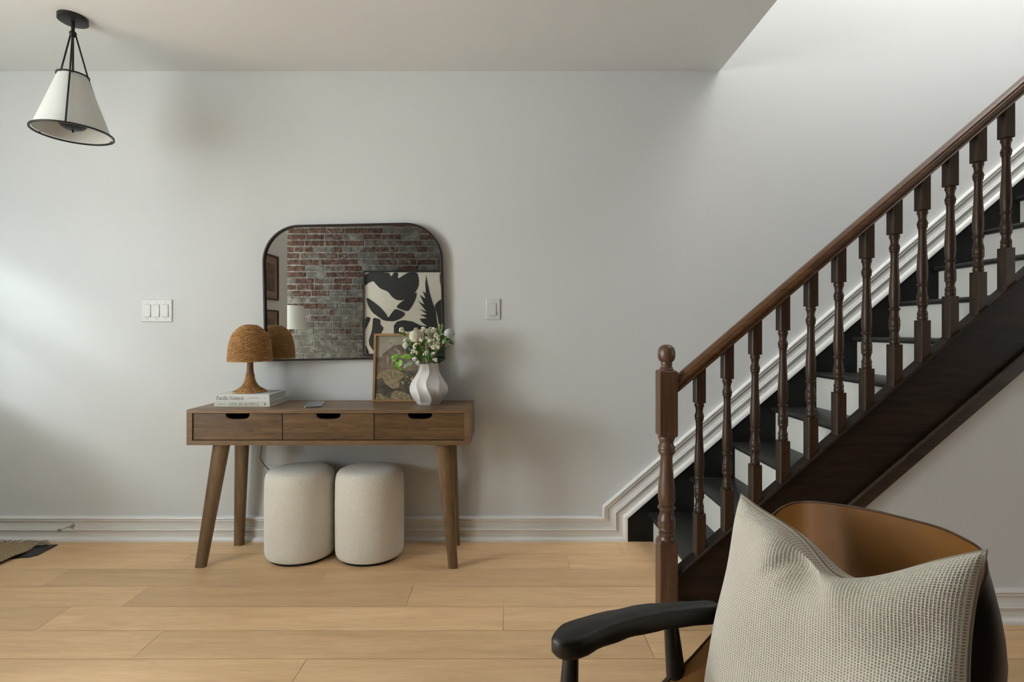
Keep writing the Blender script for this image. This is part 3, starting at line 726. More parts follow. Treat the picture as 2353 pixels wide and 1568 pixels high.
def serif(body, size, mat, parent, x, z, y, xs=1.0):
    m = MB(); TK, TN = .115, .045; cx = 0
    def quad(p): m.add([(x+(cx+a)*size*xs, y, z+b*size) for a, b in p], [list(range(len(p)))])
    for ch in body:
        w_, st = GL[ch]
        for tok in st.split():
            n_ = [float(q) for q in tok[1:].split(',')]; k = tok[0]
            if k in 'vw': t_ = (TK if k == 'v' else TN)/2; quad([(n_[0]-t_, n_[1]), (n_[0]+t_, n_[1]), (n_[0]+t_, n_[2]), (n_[0]-t_, n_[2])])
            elif k == 'h': quad([(n_[0], n_[2]-TN/2), (n_[1], n_[2]-TN/2), (n_[1], n_[2]+TN/2), (n_[0], n_[2]+TN/2)])
            elif k in 'de': t_ = (TK if k == 'd' else TN)*.55; quad([(n_[0]-t_, n_[1]), (n_[0]+t_, n_[1]), (n_[2]+t_, n_[3]), (n_[2]-t_, n_[3])])
            else:
                ac, bc, rx, ry, a0, a1 = n_; S_ = 10; pr_ = None
                for i in range(S_+1):
                    a = R(a0+(a1-a0)*i/S_); t_ = TN/2+(TK-TN)/2*abs(math.cos(a))**1.3
                    cur = ((ac+(rx+t_)*math.cos(a), bc+(ry+t_)*math.sin(a)), (ac+(rx-t_)*math.cos(a), bc+(ry-t_)*math.sin(a)))
                    if pr_: quad([pr_[0], cur[0], cur[1], pr_[1]])
                    pr_ = cur
        cx += w_
    return obj('lettering', m, mat, parent)
def build_books():
    Mc = plain('book_cover_white', (.72, .71, .68), .4, var=.02); Mc2 = plain('book_cover_cream', (.70, .68, .61), .45, var=.02)
    mt, nt, b = newmat('paper_edges'); v = coords(nt, (1, 1, 260)); f = noise(nt, v, 3, 2)
    nt.links.new(ramp(nt, f, [(.3, (.46, .45, .43)), (.7, (.74, .73, .70))]), b.inputs['Base Color']); b.inputs['Roughness'].default_value = .8
    ink = plain('book_ink', (.11, .10, .09), .6); ink2 = plain('pale_ink', (.38, .36, .33), .6)
    def book(label, x0, x1, y0, y1, z0, z1, cov):
        t = thing('book', label, 'book', ((x0+x1)/2, (y0+y1)/2, z0), 'books under the wicker lamp'); c = .0026
        m = MB(); m.box(x0, x1, y0, y0+.004, z0, z1, bev=.0012); m.box(x0, x1, y0+.003, y1, z0, z0+c); m.box(x0, x1, y0+.003, y1, z1-c, z1)
        obj('cover', m, cov, t); m = MB(); m.box(x0+.004, x1-.004, y0+.004, y1-.004, z0+c, z1-c); obj('pages', m, mt, t); return t
    zt = .732; zm = zt+.0235; zz = .790
    lo = book('cream book lettered LIVE BEAUTIFUL, under another book', -1.3905, -1.1275, 2.414, 2.612, zt, zm, Mc2)
    serif('LIVE BEAUTIFUL', .0125, ink, lo, -1.320, zt+.0055, 2.4134, xs=1.28)
    text_mesh('CALDERONE', .0070, ink2, 'lettering', lo, -1.376, zt+.0095, 2.4134, xs=.95)
    m = MB(); m.lathe([(0,0),(.0042,0),(.0042,.0004),(0,.0004)], (-1.1505, 2.4138, zt+.012), 18, Matrix.Rotation(R(90), 3, 'X')); obj('emblem', m, ink, lo)
    up = book('white book lettered Pacific Natural, directly under the wicker lamp', -1.392, -1.1295, 2.414, 2.600, zm, zz, Mc)
    serif('Pacific Natural', .0185, ink, up, -1.380, zm+.0085, 2.4134, xs=.98)
    text_mesh('JENNI KAYNE', .0072, ink2, 'lettering', up, -1.229, zm+.0155, 2.4134, xs=1.15)
    m = MB(); m.tube([(-1.1515, 2.4136, zm+.0125), (-1.149, 2.4136, zm+.0145), (-1.1465, 2.4136, zm+.0195)], .0006, 5); m.ball((-1.1505, 2.4138, zm+.0165), .0014, 8, 5, (1, .2, 1)); obj('emblem', m, ink2, up)
    m = MB(); m.box(-1.300, -1.140, 2.452, 2.588, zz, zz+.0006)
    mp = two('cover_photo', (.10, .10, .09), (.40, .40, .38), 14, .35, 0, .001, 5, vec=(1, 2.5, 1)); obj('cover_picture', m, mp, up)
    # phone
    c = Vector((-.931, 2.455, .732)); t = thing('phone', 'grey phone lying face up on the console table', 'phone', c)
    Mx = Matrix.Translation(c) @ Matrix.Rotation(R(13), 4, 'Z')
    def rrect(hw, hh, r): 
        return [(sx*(hw-r)+r*math.cos(a), sy*(hh-r)+r*math.sin(a)) for sx, sy, a0 in ((1,1,0),(-1,1,90),(-1,-1,180),(1,-1,270)) for a in [R(a0+90*k/5) for k in range(6)]]
    m = MB(); n = 24; vs = []
    for o, z in ((.0012, 0), (0, .0015), (0, .0070), (.0012, .0083)):
        vs += [Mx @ Vector((x, y, z)) for x, y in rrect(.0385-o, .078-o, .009)]
    m.add(vs, [[i*n+k, i*n+(k+1) % n, (i+1)*n+(k+1) % n, (i+1)*n+k] for i in range(3) for k in range(n)]+[list(range(n)), [3*n+k for k in range(n)]])
    obj('phone_body', m, plain('phone_edge', (.36, .37, .38), .25, .8, var=.05), t, smooth=40)
    m = MB(); n = 24; m.add([Mx @ Vector((x, y, z)) for z in (.0083, .0088) for x, y in rrect(.036, .0755, .008)], [[k, (k+1) % n, n+(k+1) % n, n+k] for k in range(n)]+[[n+k for k in range(n)]])
    obj('screen', m, plain('phone_screen', (.10, .115, .13), .12, 0, var=.05), t)
    m = MB()
    for x in (-.018, -.010, .010, .018, 0): m.box(x-.002, x+.002, -.0783, -.0775, .003, .0055, M=Mx)
    obj('port', m, M_DARK, t)
build_books()

# ------------------------------------------------------------------ wicker lamp
def build_wicker():
    cx, cy, z0 = -1.2685, 2.508, .7906
    t = thing('wicker_lamp', 'wicker mushroom table lamp standing on two books', 'lamp', (cx, cy, z0))
    def wick(name, nr, dens, c0, c1):
        m, nt, b = newmat(name); tc = N(nt, 'ShaderNodeTexCoord')
        sep = N(nt, 'ShaderNodeSeparateXYZ'); nt.links.new(tc.outputs['Object'], sep.inputs[0])
        ang = mathn(nt, 'ARCTAN2', sep.outputs[1], sep.outputs[0])
        v = coords(nt, (1, 1, 2)); nz = noise(nt, v, 45, 2)
        f = nz
        nt.links.new(ramp(nt, f, [(.3, c0), (.7, c1)]), b.inputs['Base Color']); b.inputs['Roughness'].default_value = .55
        bump(nt, b, noise(nt, coords(nt, (40, 40, 300)), 6), .3, .001); return m
    Mw = wick('wicker', 32, 1, (.36, .175, .055), (.57, .310, .115))
    Ms = wick('rattan_core', 1, 1, (.20, .095, .035), (.33, .17, .066))
    s = 2.508/1177
    # shade: woven strands (weavers) going over and under vertical stakes
    hw = [(747,8),(748.5,15),(752,22),(757,28),(765,35.5),(773,40),(782,43.2),(793,45.8),(805,47.4),(817,48.4),(828,49.2)]
    ztop = CAM_Z+(758-747)*s; zbot = CAM_Z+(758-829.5)*s
    def prof_r(z):
        y = 758-(z-CAM_Z)/s
        if y <= hw[0][0]: return hw[0][1]*s*.94
        for (a, ra), (b, rb) in zip(hw, hw[1:]):
            if y <= b: return (ra+(rb-ra)*(y-a)/(b-a))*s*.94
        return hw[-1][1]*s*.94
    def weave(m, zs, rf, nst, rad, amp, seg=3):
        for i, z in enumerate(zs):
            n = nst*seg; pts = []
            for k in range(n+1):
                a = 2*PI*k/n; w_ = math.cos(a*nst/2*1.0+(PI if i % 2 else 0)) 
                r = rf(z)+amp*w_; pts.append(Vector((cx+r*math.cos(a), cy+r*math.sin(a), z)))
            m.tube(pts, rad, 5, cap=False)
    # arc-length spaced rows
    zs = []; z = zbot+.003
    while z < ztop-.001:
        zs.append(z); dr = abs(prof_r(z+.002)-prof_r(z))/.002; z += .0047/math.sqrt(1+dr*dr)
    m = MB(); weave(m, zs, prof_r, 36, .0021, .0030, 4)
    for k in range(36):
        a = 2*PI*(k+.5)/36; pts = []
        for j in range(22): 
            z = zbot+(ztop-zbot)*(j/21)**.8; pts.append(Vector((cx+prof_r(z)*math.cos(a), cy+prof_r(z)*math.sin(a), z)))
        m.tube(pts, .0016, 5)
    m.lathe([(prof_r(zbot+(ztop-zbot)*j/20)-.0040, zbot+(ztop-zbot)*j/20) for j in range(21)], (cx, cy, 0), 60)
    m.f = [f for f in m.f if len(f) <= 5]
    m.lathe([(0, ztop-.001), (.012, ztop), (.012, ztop+.0015), (0, ztop+.002)], (cx, cy, 0), 24)
    pts = [Vector((cx+prof_r(zbot)*math.cos(a), cy+prof_r(zbot)*math.sin(a), zbot+.001)) for a in [2*PI*k/64 for k in range(65)]]
    m.tube(pts, .0030, 7, cap=False)
    obj('lamp_shade', m, Mw, t, smooth=60)
    # base: smooth neck and woven flared foot
    fl = [(0,.072),(.004,.070),(.012,.058),(.022,.042),(.035,.031),(.050,.0235),(.068,.0185),(.090,.0165)]
    def rf(z):
        h = z-z0
        for (a, ra), (b, rb) in zip(fl, fl[1:]):
            if h <= b: return ra+(rb-ra)*max(0, h-a)/(b-a)
        return fl[-1][1]
    m = MB(); m.lathe([(.0165, z0+.086), (.0145, z0+.12), (.0135, z0+.155), (.0135, z0+.19)], (cx, cy, 0), 28); obj('stem', m, Ms, t, smooth=50)
    m = MB(); zs = []; z = z0+.003
    while z < z0+.090:
        zs.append(z); dr = abs(rf(z+.001)-rf(z))/.001; z += .0046/math.sqrt(1+dr*dr)
    weave(m, zs, rf, 20, .0020, .0022, 4)
    for k in range(20):
        a = 2*PI*(k+.5)/20; m.tube([Vector((cx+rf(z0+h)*math.cos(a), cy+rf(z0+h)*math.sin(a), z0+.002+h)) for h, r in fl], .0017, 5)
    m.lathe([(max(.001, r-.0025), z0+.0005+h*.98) for h, r in fl], (cx, cy, 0), 40)
    pts = [Vector((cx+.0735*math.cos(a), cy+.0735*math.sin(a), z0+.0030)) for a in [2*PI*k/56 for k in range(57)]]
    m.tube(pts, .0030, 7, cap=False); obj('base', m, Mw, t, smooth=60)
build_wicker()

# ------------------------------------------------------------------ landscape picture leaning behind the vase
def flat(name, polys, origin, ax, ay, off, parent, start=.0004):
    """painted shapes lying on a picture plane; polys: (material, [(u,v)...])"""
    n = ax.cross(ay).normalized(); m = MB(); mats = []
    for k, (mt, pts) in enumerate(polys):
        if mt not in mats: mats.append(mt)
        m.add([origin+ax*u+ay*v+n*(off+start*(k+1)) for u, v in pts], [list(range(len(pts)))], mi=mats.index(mt))
    return obj(name, m, mats, parent)
def build_painting():
    # picture plane
    bl = Vector((-.6855, 2.585, .7325)); tl = Vector((-.686, 2.618, 1.0735)); br = Vector((-.408, 2.585, .7325))
    ay = tl-bl; H = ay.length; ay.normalize(); ax = (br-bl); W_ = ax.length; ax.normalize()
    t = thing('framed_painting', 'framed landscape painting with a cottage, leaning behind the white vase', 'picture', bl)
    gold = wood('oak_frame', (.26, .13, .055), (.44, .25, .12), 'x', .4, 8, 12, .1)
    nrm = ax.cross(ay).normalized()   # towards camera
    def bar(m, u0, u1, v0, v1, d0, d1):
        vs = [bl+ax*u+ay*v+nrm*d for u in (u0, u1) for v in (v0, v1) for d in (d0, d1)]
        m.add(vs, [(0,1,3,2),(4,6,7,5),(0,4,5,1),(2,3,7,6),(0,2,6,4),(1,5,7,3)])
    m = MB(); f = .011
    bar(m, 0, W_, 0, f, 0, .020); bar(m, 0, W_, H-f, H, 0, .020); bar(m, 0, f, f, H-f, 0, .020); bar(m, W_-f, W_, f, H-f, 0, .020)
    obj('frame', m, gold, t)
    def pm(n_, c0, c1, sc=40, st=(.4, .6)): return two(n_, c0, c1, sc, .75, .2, .001, 5, st)
    sky = pm('paint_sky', (.29, .26, .20), (.36, .33, .26), 14); mauve = pm('paint_mauve', (.16, .115, .09), (.22, .165, .13), 30)
    roof = pm('paint_roof', (.12, .085, .07), (.18, .13, .10), 30); ground = pm('paint_ground', (.17, .12, .085), (.235, .175, .12), 30)
    dark = pm('paint_dark', (.060, .052, .040), (.13, .10, .07), 22); bush = pm('paint_bush', (.19, .14, .078), (.34, .26, .15), 85, (.40, .56)); speck = pm('paint_blossom', (.075, .062, .045), (.42, .31, .18), 75, (.56, .60)); door = pm('paint_door', (.22, .17, .115), (.30, .24, .16), 40)
    u = lambda x: (x-135)/700*.225+.0; g = lambda y: (1425-y)/1190*H
    def pp(l): return [(min(W_-f, max(f, u(x))), min(H-f, max(f, g(y)))) for x, y in l]
    big = W_-f
    polys = [(sky, [(f, f), (big, f), (big, H-f), (f, H-f)]),
      (mauve, pp([(180,660),(270,640),(270,800),(180,800)])), (mauve, pp([(270,610),(440,500),(560,640),(560,800),(270,800)])),
      (roof, pp([(265,605),(450,440),(560,425),(690,600),(560,560),(470,470),(300,625)])), (mauve, pp([(560,560),(760,600),(1000,650),(1000,860),(560,800)])),
      (roof, pp([(620,470),(700,380),(900,380),(1000,640),(780,600)])), (door, pp([(335,640),(385,640),(385,780),(335,780)])), (door, pp([(410,640),(450,640),(450,790),(410,790)])),
      (ground, pp([(180,800),(560,790),(1000,850),(1000,1000),(180,960)])),
      (dark, pp([(180,960),(400,880),(1000,900),(1000,1400),(180,1400)])),
      (bush, pp([(180,1000),(240,900),(400,860),(540,880),(640,960),(560,1040),(540,1180),(450,1210),(330,1120),(280,1010),(190,1030)])),
      (speck, pp([(560,1060),(700,960),(830,1000),(1000,960),(1000,1240),(800,1260),(640,1200)])),
      (bush, pp([(400,1400),(430,1280),(500,1225),(600,1250),(700,1300),(760,1400)])), (bush, pp([(180,1400),(180,1290),(260,1290),(420,1400)]))]
    flat('canvas', polys, bl, ax, ay, .010, t)
    m = MB(); bar(m, .003, W_-.003, .003, H-.003, .002, .0098); obj('backing_board', m, dark, t)
build_painting()

# ------------------------------------------------------------------ vase and flowers
VC = Vector((-.3950, 2.512, .732))
def build_vase():
    t = thing('vase', 'white ceramic vase with wavy vertical folds holding white flowers', 'vase', VC)
    pr = [(0,.050),(.004,.055),(.02,.068),(.045,.084),(.065,.0905),(.085,.0885),(.105,.080),(.13,.064),(.15,.0525),(.17,.0455),(.188,.0425),(.196,.0435)]
    def rr(z):
        for (a, ra), (b, rb) in zip(pr, pr[1:]):
            if z <= b:
                u_ = (z-a)/(b-a); return ra+(rb-ra)*u_
        return pr[-1][1]
    def rs(z): return sum(rr(max(0, min(.196, z+d))) for d in (-.012, -.006, 0, .006, .012))/5
    nf = 9
    def fn(u, v):
        z = v*.196; a = 2*PI*u
        ph = a*nf+.95*math.sin(z*48+1.6*math.sin(a*1.0+.5)+.9*a)*1+.8*math.sin(z*22+a)
        x = (ph/(2*PI)) % 1.0
        tri = abs(2*x-1)            # sharp ridge at 0/1
        rid = (tri**2.2)
        k = (.105*(rid-.32)+.012*math.sin(a*3+z*40))*min(1, .45+z/.05)
        r = rs(z)*(1+k)
        return (VC.x+r*math.cos(a), VC.y+r*math.sin(a), VC.z+z)
    m = MB(); m.grid(fn, 288, 80, closed_u=True); n = 288; base = len(m.v)
    m.uv = {}
    # rim and inner wall
    top = m.v[-n:]; ins = []
    for (s_, dz) in ((.97, .0015), (.90, .001), (.86, -.01), (.9, -.05)):
        ins += [(VC.x+(p[0]-VC.x)*s_, VC.y+(p[1]-VC.y)*s_, p[2]+dz) for p in top]
    m.v += ins
    for j in range(4):
        for k in range(n):
            a0 = base-n+j*n if j == 0 else base+(j-1)*n
            b0 = base+j*n
            m.f.append([a0+k, a0+(k+1) % n, b0+(k+1) % n, b0+k])
    m.f.append([base+3*n+k for k in range(n)]); m.f.append(list(range(n)))
    obj('vase_body', m, plain('ceramic', (.70, .67, .64), .5, var=.015, vs=30, bmp=.08, bscale=60), t, smooth=180)
build_vase()
def FP(zx, zy, Y): return P(840+zx/7.841, 740+zy/7.84, Y)   # from the flower close-up
GREEN = two('leaf_green', (.045, .105, .018), (.12, .23, .04), 60, .5, .2); DGREEN = two('dark_leaf', (.025, .05, .028), (.06, .10, .05), 60, .5, .2)
BGREEN = two('bright_leaf', (.13, .30, .025), (.24, .44, .05), 50, .45, .2); STEM = two('stem_green', (.11, .17, .05), (.22, .28, .10), 60, .5, .1)
PETAL = two('petal', (.74, .69, .50), (.90, .87, .74), 90, .6, .2); WPETAL = two('white_petal', (.72, .72, .69), (.80, .80, .78), 90, .6, .2); BERRY = two('snowberry', (.66, .62, .42), (.82, .80, .62), 60, .4, .1)
WBERRY = two('white_berry', (.70, .69, .62), (.85, .84, .78), 60, .4, .1)
def bez(a, b, c, n=8): return [a*(1-t)**2+b*2*t*(1-t)+c*t*t for t in [k/n for k in range(n+1)]]
def stem_path(tip, n=10, spread=.5):
    base = VC+Vector(((tip.x-VC.x)*-.12, (tip.y-VC.y)*-.12, .03)); mouth = VC+Vector((max(-.03, min(.03, (tip.x-VC.x)*spread)), max(-.03, min(.03, (tip.y-VC.y)*spread)), .197))
    return bez(base, mouth*1.0, tip, n) if False else [base, base.lerp(mouth, .5), mouth]+bez(mouth, mouth+Vector(((tip.x-mouth.x)*.25, (tip.y-mouth.y)*.25, (tip.z-mouth.z)*.65)), tip, n)[1:]
def leaf(m, p, d, L, W_, curl=.25, up=Vector((0, -.5, 1)), fold=.25):
    L *= 1.22; W_ *= 1.35
    d = d.normalized(); s = d.cross(up).normalized(); nn = s.cross(d).normalized()
    NU, NV = 8, 4; vs = []; fs = []
    for i in range(NU+1):
        t = i/NU; w_ = W_*(math.sin(PI*min(1, t**.75*1.0))**.8)*.5 if 0 < t < 1 else .0005
        c = p+d*(L*t)-nn*(curl*L*t*t)
        for j in range(NV+1):
            q = (j/NV*2-1); vs.append(c+s*(w_*q)+nn*(fold*w_*abs(q)+.08*w_*math.sin(t*14+j)))
    for i in range(NU):
        for j in range(NV):
            a = i*(NV+1)+j; fs.append([a, a+1, a+NV+2, a+NV+1])
    k = len(vs); vs += [v-nn*.0004 for v in vs]; fs += [[x+k for x in reversed(f)] for f in fs]
    m.add(vs, fs)
def pompom(c, r, label, mat):
    t = thing('pompom_flower', label, 'flower', c, 'pompom flowers in the vase')
    m = MB(); sp_ = stem_path(c-Vector((0, 0, r*.7))); m.tube(sp_, .0018, 6); obj('stem', m, STEM, t, smooth=60)
    m = MB(); m.ball(c, r*.86, 16, 10, (1, 1, .9)); n = 430
    for i in range(n):
        z = 1-2*(i+.5)/n; a = i*2.399963; q = math.sqrt(1-z*z); nrm = Vector((q*math.cos(a), q*math.sin(a), z))
        tx = Vector((0, 0, 1)).cross(nrm).normalized() if abs(z) < .98 else Vector((1, 0, 0)); ty = nrm.cross(tx)
        pc = c+Vector((nrm.x, nrm.y, nrm.z*.9))*r*.84; s_ = r*.100
        rim = [pc+(tx*math.cos(b)*s_+ty*math.sin(b)*s_*1.1)+nrm*r*(.10+.07*max(0, -math.sin(b))) for b in [2*PI*k/6 for k in range(6)]]
        m.add(rim+[pc+nrm*r*.05], [[k, (k+1) % 6, 6] for k in range(6)])
    obj('blossom', m, mat, t, smooth=180)
def build_flowers():
    random.seed(21)
    pompom(FP(905, 255, 2.46), .033, 'largest cream pompom flower at the upper left of the bouquet', PETAL)
    pompom(FP(1508, 215, 2.50), .0285, 'white pompom flower standing out at the right of the bouquet', WPETAL)
    pompom(FP(745, 425, 2.53), .0215, 'small cream pompom flower low on the left, half hidden by leaves', PETAL)
    pompom(FP(1165, 245, 2.55), .0250, 'cream pompom flower at the top centre, partly behind white berries', PETAL)
    pompom(FP(1555, 375, 2.56), .0165, 'smallest pale flower tucked under the right-hand white pompom', PETAL)
    def sprig(clusters, Y, label, leaves=(), berry=BERRY, spread=.7):
        tip = FP(clusters[0][0], clusters[0][1], Y)
        t = thing('berry_sprig', label, 'flower', tip, 'white berry sprigs in the vase')
        m = MB(); main = stem_path(tip, spread=spread); m.tube(main, .0014, 6)
        pts = []
        for (x, y) in clusters:
            c = FP(x, y, Y+random.uniform(-.025, .025)); pts.append(c)
            j = min(range(3, len(main)), key=lambda k: (main[k]-c).length+(0 if main[k].z < c.z else .05)); m.tube(bez(main[j], main[j].lerp(c, .5)+Vector((0, 0, -.004)), c, 4), .0009, 5)
        obj('stem', m, STEM, t, smooth=60)
        m = MB()
        for c in pts:
            for k in range(random.randint(7, 9)):
                d = Vector((random.uniform(-1, 1), random.uniform(-1, .6), random.uniform(-1, 1))).normalized()*random.uniform(.0045, .0095)
                m.ball(c+d, random.uniform(.0046, .0064), 10, 7)
        obj('berries', m, berry, t, smooth=180)
        if leaves:
            m = MB()
            for (x, y, dx, dy, L, W_) in leaves:
                leaf(m, FP(x, y, Y-.01), Vector((dx, random.uniform(-.5, .2), dy)), L, W_, curl=random.uniform(0, .3), up=Vector((random.uniform(-.3,.3), -.8, .6)))
            obj('leaves', m, GREEN, t, smooth=60)
    sprig([(640,145),(700,190)], 2.47, 'berry sprig reaching out furthest left over the painting frame', [(700,220,-.8,.1,.022,.012),(690,180,.3,-1,.02,.01)])
    sprig([(1050,130),(1085,180),(1045,175)], 2.50, 'berry sprig rising topmost beside the large cream pompom', [(1060,200,.5,-.6,.02,.012)])
    sprig([(1215,145),(1230,180),(1120,210)], 2.52, 'berry sprig upright at the top, right of centre', [(1290,190,.3,.9,.024,.012),(1360,120,.2,.8,.022,.012),(1400,190,.6,-.4,.02,.010)])
    sprig([(1300,245),(1310,300),(1270,250),(1150,340),(1220,350),(1305,380)], 2.46, 'fullest berry sprig at the front, right of centre', [(1330,250,.8,.5,.022,.012),(1370,320,.7,.6,.024,.012),(1100,320,-.3,-.6,.02,.016),(1210,380,-.2,-.9,.02,.014)])
    sprig([(1300,465),(1225,460),(1270,430)], 2.44, 'berry sprig at the right front, midway up the bouquet', [(1380,400,.5,.8,.026,.014)])
    sprig([(1220,580),(1255,690)], 2.42, 'whitest berry sprig hanging low over the vase rim at right', [], WBERRY)
    sprig([(850,540),(905,545),(910,410),(890,470)], 2.45, 'berry sprig left of centre below the large cream pompom', [(960,520,-.1,.9,.032,.018),(1000,430,.2,-.9,.03,.018)])
    sprig([(728,335)], 2.50, 'berry sprig just above the half-hidden small pompom at left', [(760,330,.4,-.6,.024,.014)])
    sprig([(885,660),(910,690),(945,740)], 2.43, 'berry sprig drooping over the vase rim at left', [(870,640,-.5,.4,.02,.01)], WBERRY)
    sprig([(1070,570),(1095,540)], 2.43, 'small berry sprig low in the centre above the vase mouth', [(1150,720,-.1,.9,.032,.020),(1000,700,-.3,.9,.03,.018),(1080,720,.1,.9,.036,.02)])
    def branch(label, tip, Y, leaves, mat, group='leafy stems in the vase', spread=.8, r=.0014, via=None):
        tp = FP(tip[0], tip[1], Y); t = thing('leafy_stem', label, 'leaf', tp, group)
        m = MB()
        if via: pts = stem_path(FP(via[0][0], via[0][1], Y), spread=spread)+[FP(x, y, Y) for x, y in via[1:]]+[tp]
        else: pts = stem_path(tp, spread=spread)
        m.tube(pts, r, 6); obj('stem', m, STEM, t, smooth=60)
        m = MB()
        for (x, y, dx, dy, L, W_) in leaves:
            leaf(m, FP(x, y, Y), Vector((dx, random.uniform(-.45, .1), dy)), L, W_, curl=random.uniform(.0, .3), up=Vector((random.uniform(-.3,.3), -.8, .6)))
        obj('leaves', m, mat, t, smooth=60)
    branch('bright green lobed leaf stem reaching left across the painting', (560, 640), 2.44,
           [(600,640,-1,.35,.024,.022),(520,630,-1,-.15,.014,.016),(540,660,-.7,-.7,.016,.016),(830,640,-1,.12,.046,.022),(620,680,-.2,-1,.030,.030),(560,760,.2,-1,.022,.024),(680,700,-.8,-.5,.026,.020),(610,850,.9,-.1,.018,.012)], BGREEN, spread=1, via=[(860, 690), (760, 660)])
    branch('pale green folded leaf hanging left over the vase rim', (740, 770), 2.42, [(850,720,-1,-.55,.036,.016),(760,760,-.8,-.7,.022,.014)], two('pale_leaf', (.14, .20, .11), (.26, .33, .20), 50, .5, .2), via=[(900, 715)])
    branch('thin curved stem with a tiny bud, furthest left above the bright leaf', (455, 385), 2.45, [(470,385,-.7,-.4,.008,.008)], GREEN, via=[(860, 690), (700, 650), (580, 585), (560, 500), (520, 420), (490, 390)], r=.0011)
    branch('dark green leaf stem spreading right over the vase rim', (1380, 640), 2.50, [(1280,560,.7,-.1,.034,.030),(1290,500,.9,.3,.026,.022),(1300,640,1,-.3,.030,.022),(1330,690,1,.25,.026,.016),(1250,640,.6,-.8,.030,.022),(1330,600,.2,-1,.030,.026)], DGREEN)
    branch('dense green leaf stem filling the centre of the bouquet', (1050, 400), 2.47, [(1000,640,-.1,1,.038,.022),(930,640,0,1,.040,.022),(960,480,-.2,1,.034,.022),(1020,450,.2,.9,.030,.020),(1160,660,.1,1,.036,.024),(1200,700,.2,.8,.030,.02),(1060,680,.15,1,.034,.02),(940,560,-.5,-.6,.026,.018),(980,380,.1,-1,.03,.02),(1180,500,0,1,.03,.02)], GREEN)
    branch('grey-green leaf stem left of centre beside the small pompom', (790, 400), 2.50, [(800,520,-.3,-.9,.026,.020),(770,450,.1,-1,.028,.020),(850,470,-.5,.3,.022,.016),(870,420,-.3,.9,.020,.014)], DGREEN)
    sprig([(1130,455),(1120,330),(1170,420)], 2.48, 'cream berry sprig standing in the middle of the bouquet', [(1130,520,.2,.9,.028,.016)])
    sprig([(1000,330),(960,420),(1010,470)], 2.45, 'berry sprig just right below the large cream pompom', [(1020,560,-.2,.9,.030,.018)])
    branch('leafy stem behind the berries at the upper right', (1290, 330), 2.55, [(1250,420,.4,.9,.030,.020),(1320,360,.8,.3,.026,.018),(1290,500,.7,.5,.030,.022),(1230,560,.4,.8,.034,.024),(1340,470,.9,.0,.026,.02),(1180,480,-.1,1,.03,.02)], GREEN)
    branch('green leaf stem rising at the right between berries and white pompom', (1390, 120), 2.49, [(1360,150,-.1,1,.022,.010),(1410,190,.8,-.2,.020,.012),(1400,330,.5,.7,.030,.014),(1380,380,-.1,.9,.026,.012),(1430,310,.9,-.1,.024,.012),(1500,350,.6,-.3,.022,.014),(1340,260,-.2,.9,.022,.010)], GREEN)
build_flowers()

